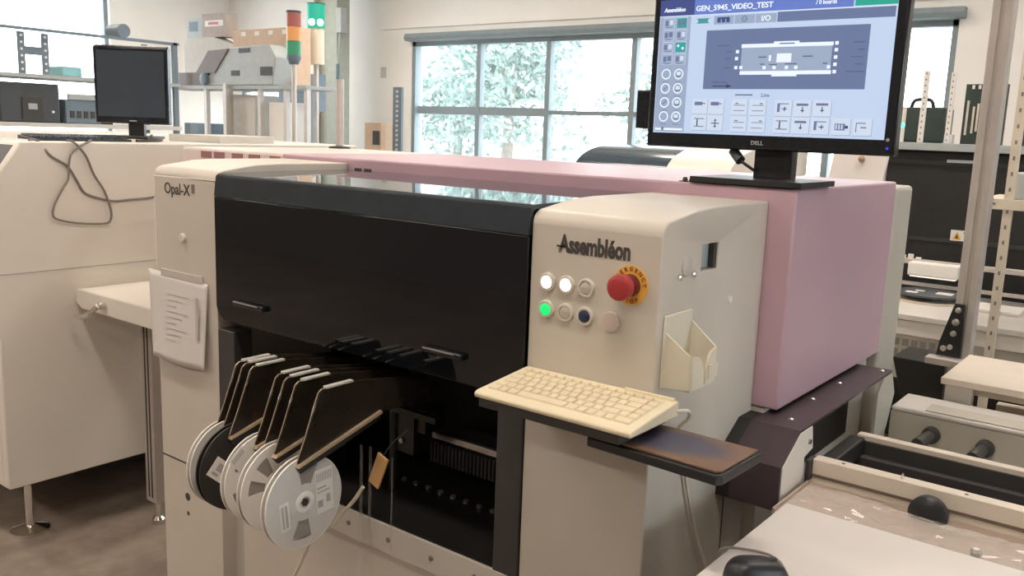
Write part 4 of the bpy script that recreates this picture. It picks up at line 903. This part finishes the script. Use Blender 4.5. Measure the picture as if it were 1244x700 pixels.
single('grey_box', B(-.63, -.38, 3.98, 4.22, 1.4035, 1.505), M_equip, 'pale grey box on the rack shelf at the right edge', 'box', (-.5, 4.1, 1.4035), bevel=.004)
single('white_clip', MB().box(-.765, -.745, 5.27, 5.29, 1.705, 1.755).box(-.79, -.765, 5.27, 5.29, 1.69, 1.725), M_labelw, 'small white clip hung on the right dark green board', 'clip', (-.76, 5.28, 1.70))

# ------------------------------------------------------------------ mid background behind the pink hood
dmx = thing('domed_machine', 'cream machine with a curved dark blue cover behind the pink hood', 'machine', (-2.3, 4.3, 0))
B(-2.75, -1.72, 3.95, 5.0, 0, 1.41).build('machine_body', M_light, dmx, bevel=.01)
arc = [(4.0 + .42 - .42 * math.cos(math.radians(a)), 1.412 + .13 * math.sin(math.radians(a))) for a in range(0, 91, 10)]
MB().prism('x', arc + [(4.95, 1.542), (4.95, 1.412)], -2.70, -2.14).build('dark_cover', M_domeglass, dmx, smooth=True)
arc2 = [(3.97 + .45 - .45 * math.cos(math.radians(a)), 1.412 + .145 * math.sin(math.radians(a))) for a in range(0, 91, 10)]
MB().prism('x', arc2 + [(4.98, 1.557), (4.98, 1.412)], -2.138, -1.80).build('cream_end_cover', M_light, dmx, smooth=True)
hc = thing('hinged_cover', 'tilted white cover flap with a small brown knob behind the monitor', 'cover', (-1.05, 3.2, 1.48))
Rc = Matrix.Translation((-1.05, 3.4, 1.40)) @ Matrix.Rotation(math.radians(-22), 4, 'X')
MB().box(-.10, .10, -.008, .008, 0, .21, Rc).build('flap', M_white, hc, bevel=.004)
MB().lathe(Rc @ Vector((0.01, -.008, .145)), Rc.to_3x3() @ Vector((0, -1, 0)), [(0, .010), (.012, .012), (.018, .006)], 14).build('knob', mat('brown_knob', (.45, .28, .16), .5), hc, smooth=True)
B(-1.15, -.95, 3.40, 3.75, 0, 1.398).build('flap_cabinet', M_light, hc)
gc = thing('metal_frame', 'thin grey metal frame standing behind the monitor foot', 'frame', (-1.43, 4.86, 0))
for x in (-1.50, -1.36): B(x, x + .02, 4.85, 4.87, 0, 1.62).build('frame_post', M_alu, gc)
for z in (1.45, 1.60): B(-1.5, -1.34, 4.85, 4.87, z, z + .015).build('frame_bar', M_alu, gc)
wr = thing('slotted_upright', 'blue grey perforated upright by the left end of the back window', 'post', (-6.45, 6.5, 0))
B(-6.62, -6.50, 6.5, 6.53, 0, 1.98).build('bar', M_bluegrey, wr)
hb = MB()
for i in range(14): hb.box(-6.575, -6.545, 6.497, 6.501, 1.3 + i * .048, 1.325 + i * .048)
hb.build('slot_holes', M_greypaper, wr, kind='stuff')
bx = thing('carton', 'small tan carton with a dark label beside the blue grey upright', 'box', (-6.8, 6.4, 1.3))
B(-6.92, -6.68, 6.4, 6.6, 1.3, 1.62).build('carton_body', M_cardboard, bx); B(-6.80, -6.70, 6.395, 6.4, 1.40, 1.54).build('dark_label', M_dark2, bx)
single('wall_cabinet', B(-7.0, -6.64, 6.35, 6.7, 0, 1.2995), M_light, 'low cream cabinet under the small tan carton', 'cabinet', (-6.8, 6.5, 0), bevel=.005)
single('white_shelf_bar', B(-2.75, -2.2, 5.2, 5.5, 1.58, 1.60).box(-2.73, -2.70, 5.2, 5.23, 0, 1.58).box(-2.25, -2.22, 5.2, 5.23, 0, 1.58), M_labelw, 'thin white table edge behind the dark domed cover', 'table', (-2.5, 5.3, 0))

# ------------------------------------------------------------------ left background: racks
r1 = thing('long_rack', 'long grey steel rack along the bright left windows', 'rack', (-6.6, 3.4, 0))
def bar(n, *a, m_=M_bluegrey, p=r1): return B(*a).build(n, m_, p)
bar('top_rail', -6.52, -6.49, 2.4, 4.05, 2.150, 2.170)
bar('shelf_board', -6.95, -6.48, 2.4, 4.05, 1.835, 1.86, m_=M_equip)
bar('shelf_board', -6.95, -6.48, 2.4, 4.05, 1.50, 1.53, m_=M_greypaper)
bar('shelf_board', -6.95, -6.48, 2.4, 4.05, .60, .63, m_=M_equip)
for y in (2.42, 4.0):
    bar('rack_leg', -6.52, -6.49, y, y + .035, 0, 2.17); bar('rack_leg', -6.95, -6.92, y, y + .035, 0, 2.17)
tf = thing('perforated_frame', 'blue grey H-shaped perforated frame on the long rack', 'frame', (-6.5, 2.95, 1.86))
for y in (2.86, 3.02):
    u = B(-6.54, -6.525, y, y + .045, 1.861, 2.14).build('perforated_bar', M_bluegrey, tf)
    hm = MB()
    for i in range(6): hm.cyl((-6.523, y + .022, 1.89 + i * .045), (-6.5255, y + .022, 1.89 + i * .045), .009, n=10)
    hm.build('round_holes', M_labelw, u)
B(-6.54, -6.525, 2.905, 3.02, 1.99, 2.045).build('cross_plate', M_bluegrey, tf)
eq = thing('black_instrument', 'black instrument unit on the long rack below the perforated frame', 'instrument', (-6.65, 2.95, 1.53))
B(-6.85, -6.52, 2.72, 3.12, 1.531, 1.80).build('case', M_equipdark, eq, bevel=.01)
B(-6.52, -6.512, 2.86, 3.0, 1.55, 1.70).build('front_panel', M_dark2, eq); B(-6.512, -6.508, 2.90, 2.96, 1.62, 1.66).build('display', M_equip, eq); B(-6.52, -6.508, 3.06, 3.075, 1.60, 1.615).build('white_knob', M_labelw, eq)
e2 = thing('grey_instrument', 'dark grey boxy unit on the long rack beside the monitor', 'instrument', (-6.65, 3.35, 1.53))
B(-6.85, -6.52, 3.16, 3.42, 1.531, 1.70).build('case', M_bluegrey, e2, bevel=.008); B(-6.53, -6.51, 3.18, 3.4, 1.70, 1.74).build('top_trim', M_equip, e2)
for i in range(4): B(-6.52, -6.514, 3.19 + i * .05, 3.22 + i * .05, 1.57, 1.62).build('socket', M_dark2, e2)
single('small_speaker', B(-6.62, -6.52, 3.44, 3.51, 1.531, 1.80), M_black, 'narrow black upright box on the long rack just left of the monitor', 'box', (-6.57, 3.47, 1.531), bevel=.005)
single('teal_tray', B(-6.75, -6.54, 3.16, 3.30, 1.861, 1.93), mat('pale_teal_plastic', (.25, .52, .55), .4), 'pale teal tray on the upper board of the long rack', 'tray', (-6.65, 3.23, 1.861), bevel=.006)
single('grey_roll', MB().cyl((-6.70, 3.62, 2.22), (-6.52, 3.62, 2.22), .05, n=24), M_bluegrey, 'grey roll lying across the top rail above the monitor', 'roll', (-6.6, 3.62, 2.17), smooth=True)

r3 = thing('equipment_rack', 'grey tubular rack carrying cartons and equipment left of the signal towers', 'rack', (-7.6, 5.6, 0))
for x in (-8.95, -8.35, -7.95, -7.45, -7.05, -6.75): MB().box(x, x + .045, 5.48, 5.525, 0, 1.93 if x > -8.6 else 1.93).build('rack_post', M_alu, r3)
B(-9.2, -6.7, 5.46, 5.9, 1.90, 1.935).build('rack_deck', M_equip, r3)
B(-9.2, -6.7, 5.46, 5.9, 1.34, 1.37).build('rack_deck', M_equip, r3)
for x in (-8.80, -7.90): B(x, x + .05, 5.40, 5.445, 1.0, 2.22 if x < -8.5 else 1.95).build('front_post', M_alu, r3)
single('grey_carton', MB().box(-9.05, -8.15, 5.71, 5.89, 1.9355, 2.36).prism('y', [(-9.05, 2.36), (-9.0, 2.45), (-8.5, 2.45), (-8.15, 2.36)], 5.71, 5.89), M_greypaper, 'pale grey carton with open flaps on the rack', 'box', (-8.6, 5.7, 1.9355))
ct = thing('carton', 'large tan cardboard carton on the rack behind the signal tower', 'box', (-7.6, 5.7, 1.9355))
B(-8.14, -7.15, 5.7, 5.89, 1.9355, 2.50).build('carton_body', M_cardboard, ct)
for i in range(4): B(-8.0 + i * .22, -7.93 + i * .22, 5.698, 5.701, 2.44, 2.48).build('hand_hole', M_labelw, ct)
sb = thing('labelled_box', 'small dark taupe box with a printed label atop the grey carton', 'box', (-8.75, 5.7, 2.44))
B(-9.0, -8.72, 5.72, 5.86, 2.4505, 2.66).build('grey_half', M_equip, sb); B(-8.72, -8.30, 5.72, 5.86, 2.4505, 2.69).build('box_body', mat('taupe_carton', (.42, .35, .31), .7), sb)
B(-8.66, -8.34, 5.717, 5.72, 2.56, 2.62).build('label_strip', M_labelw, sb); B(-8.60, -8.42, 5.7155, 5.717, 2.575, 2.605).build('label_print', M_red, sb); B(-8.96, -8.80, 5.717, 5.72, 2.52, 2.62).build('grey_print', M_bluegrey, sb)
eqp = thing('grey_equipment', 'light grey slanted equipment casing with dark panel on the rack', 'equipment', (-7.8, 5.55, 1.936))
MB().prism('y', [(-8.35, 1.936), (-7.95, 2.30), (-7.25, 2.32), (-7.15, 2.20), (-7.2, 1.936)], 5.47, 5.69).build('casing', M_equip, eqp, bevel=.01)
MB().prism('y', [(-8.45, 2.06), (-8.22, 2.28), (-7.88, 2.29), (-8.12, 2.06)], 5.455, 5.47).build('dark_panel', mat('taupe_panel', (.16, .13, .12), .5), eqp)
for x0, x1, z0, z1 in ((-7.72, -7.55, 2.25, 2.29), (-7.85, -7.72, 2.03, 2.08), (-7.38, -7.2, 2.03, 2.11)): B(x0, x1, 5.463, 5.471, z0, z1).build('slot', M_dark2, eqp)
B(-8.9, -8.36, 5.50, 5.70, 1.9358, 2.07).build('dark_base', mat('taupe_panel', (.16, .13, .12), .5), eqp)
MB().lathe((-8.28, 5.455, 2.0), (0, -1, 0), [(0, .06), (.03, .06), (.04, .03)], 20).build('lens', M_bluegrey, eqp, smooth=True)
for i, (x0, x1, z0, z1, m_, lab) in enumerate(((-8.0, -7.6, 1.371, 1.85, M_greypaper, 'white grey carton on the lower rack deck, wide one in the middle'), (-7.38, -7.10, 1.371, 1.78, M_wall, 'white box on the lower rack deck right of the wide carton'), (-8.85, -8.45, 1.371, 1.55, M_bluegrey, 'low blue grey box at the left end of the lower rack deck'))):
    single('storage_box', B(x0, x1, 5.56, 5.85, z0, z1), m_, lab, 'box', ((x0 + x1) / 2, 5.7, z0), bevel=.006)
# signal towers
s1 = thing('signal_tower', 'signal tower with red, orange and green lenses on a slim pole', 'signal light', (-6.42, 5.2, 0))
sx, sy = -6.54, 5.2
MB().cyl((sx, sy, 0), (sx, sy, 2.14), .022, n=16).build('pole', M_alu, s1, smooth=True)
MB().lathe((sx, sy, 2.10), (0, 0, 1), [(0, .04), (.05, .064), (.08, .064)], 28).build('collar', M_bluegrey, s1, smooth=True)
for z0, z1, m_, n_ in ((2.18, 2.30, M_stgre, 'green_lens'), (2.30, 2.42, M_stora, 'orange_lens'), (2.42, 2.54, M_stred, 'red_lens')): MB().cyl((sx, sy, z0), (sx, sy, z1 - .003), .063, n=32).build(n_, m_, s1, smooth=True)
MB().cyl((sx, sy, 2.537), (sx, sy, 2.555), .065, n=32).build('cap', M_equipdark, s1, smooth=True)
s2 = thing('signal_tower', 'signal tower with one lit green lens beside the steel column', 'signal light', (-7.3, 6.1, 0))
sx, sy = -7.32, 6.1
MB().cyl((sx, sy, 0), (sx, sy, 2.2), .025, n=16).build('pole', M_alu, s2, smooth=True)
MB().cyl((sx, sy, 2.18), (sx, sy, 2.53), .083, n=28).build('beige_body', M_rackbeige, s2, smooth=True)
MB().cyl((sx, sy, 2.53), (sx, sy, 2.765), .09, n=32).build('green_lens', M_stgre_on, s2, smooth=True)
MB().cyl((sx, sy, 2.765), (sx, sy, 2.775), .092, n=32).build('cap', M_equipdark, s2, smooth=True)
dd = Vector((.77, -.64, 0)).normalized(); sd = Vector((-dd.y, dd.x, 0))
for s in (-.04, .04):
    c = Vector((sx, sy, 2.585)) + dd * .075 + sd * s
    MB().lathe(c, dd, [(0, .034), (.012, .034), (.02, .02)], 20).build('bulb', M_hot, s2, smooth=True)
pb_ = thing('grey_cabinet', 'blue grey wall box on two posts behind the signal towers', 'cabinet', (-7.1, 6.6, 0))
MB().box(-8.45, -7.88, 6.5, 6.7, 1.72, 2.12).box(-8.45, -8.41, 6.5, 6.55, 0, 1.72).box(-7.92, -7.88, 6.5, 6.55, 0, 1.72).build('cabinet_body', M_bluegrey, pb_)
B(-8.40, -7.93, 6.488, 6.50, 1.75, 2.09).build('door_panel', M_bluegrey, pb_)
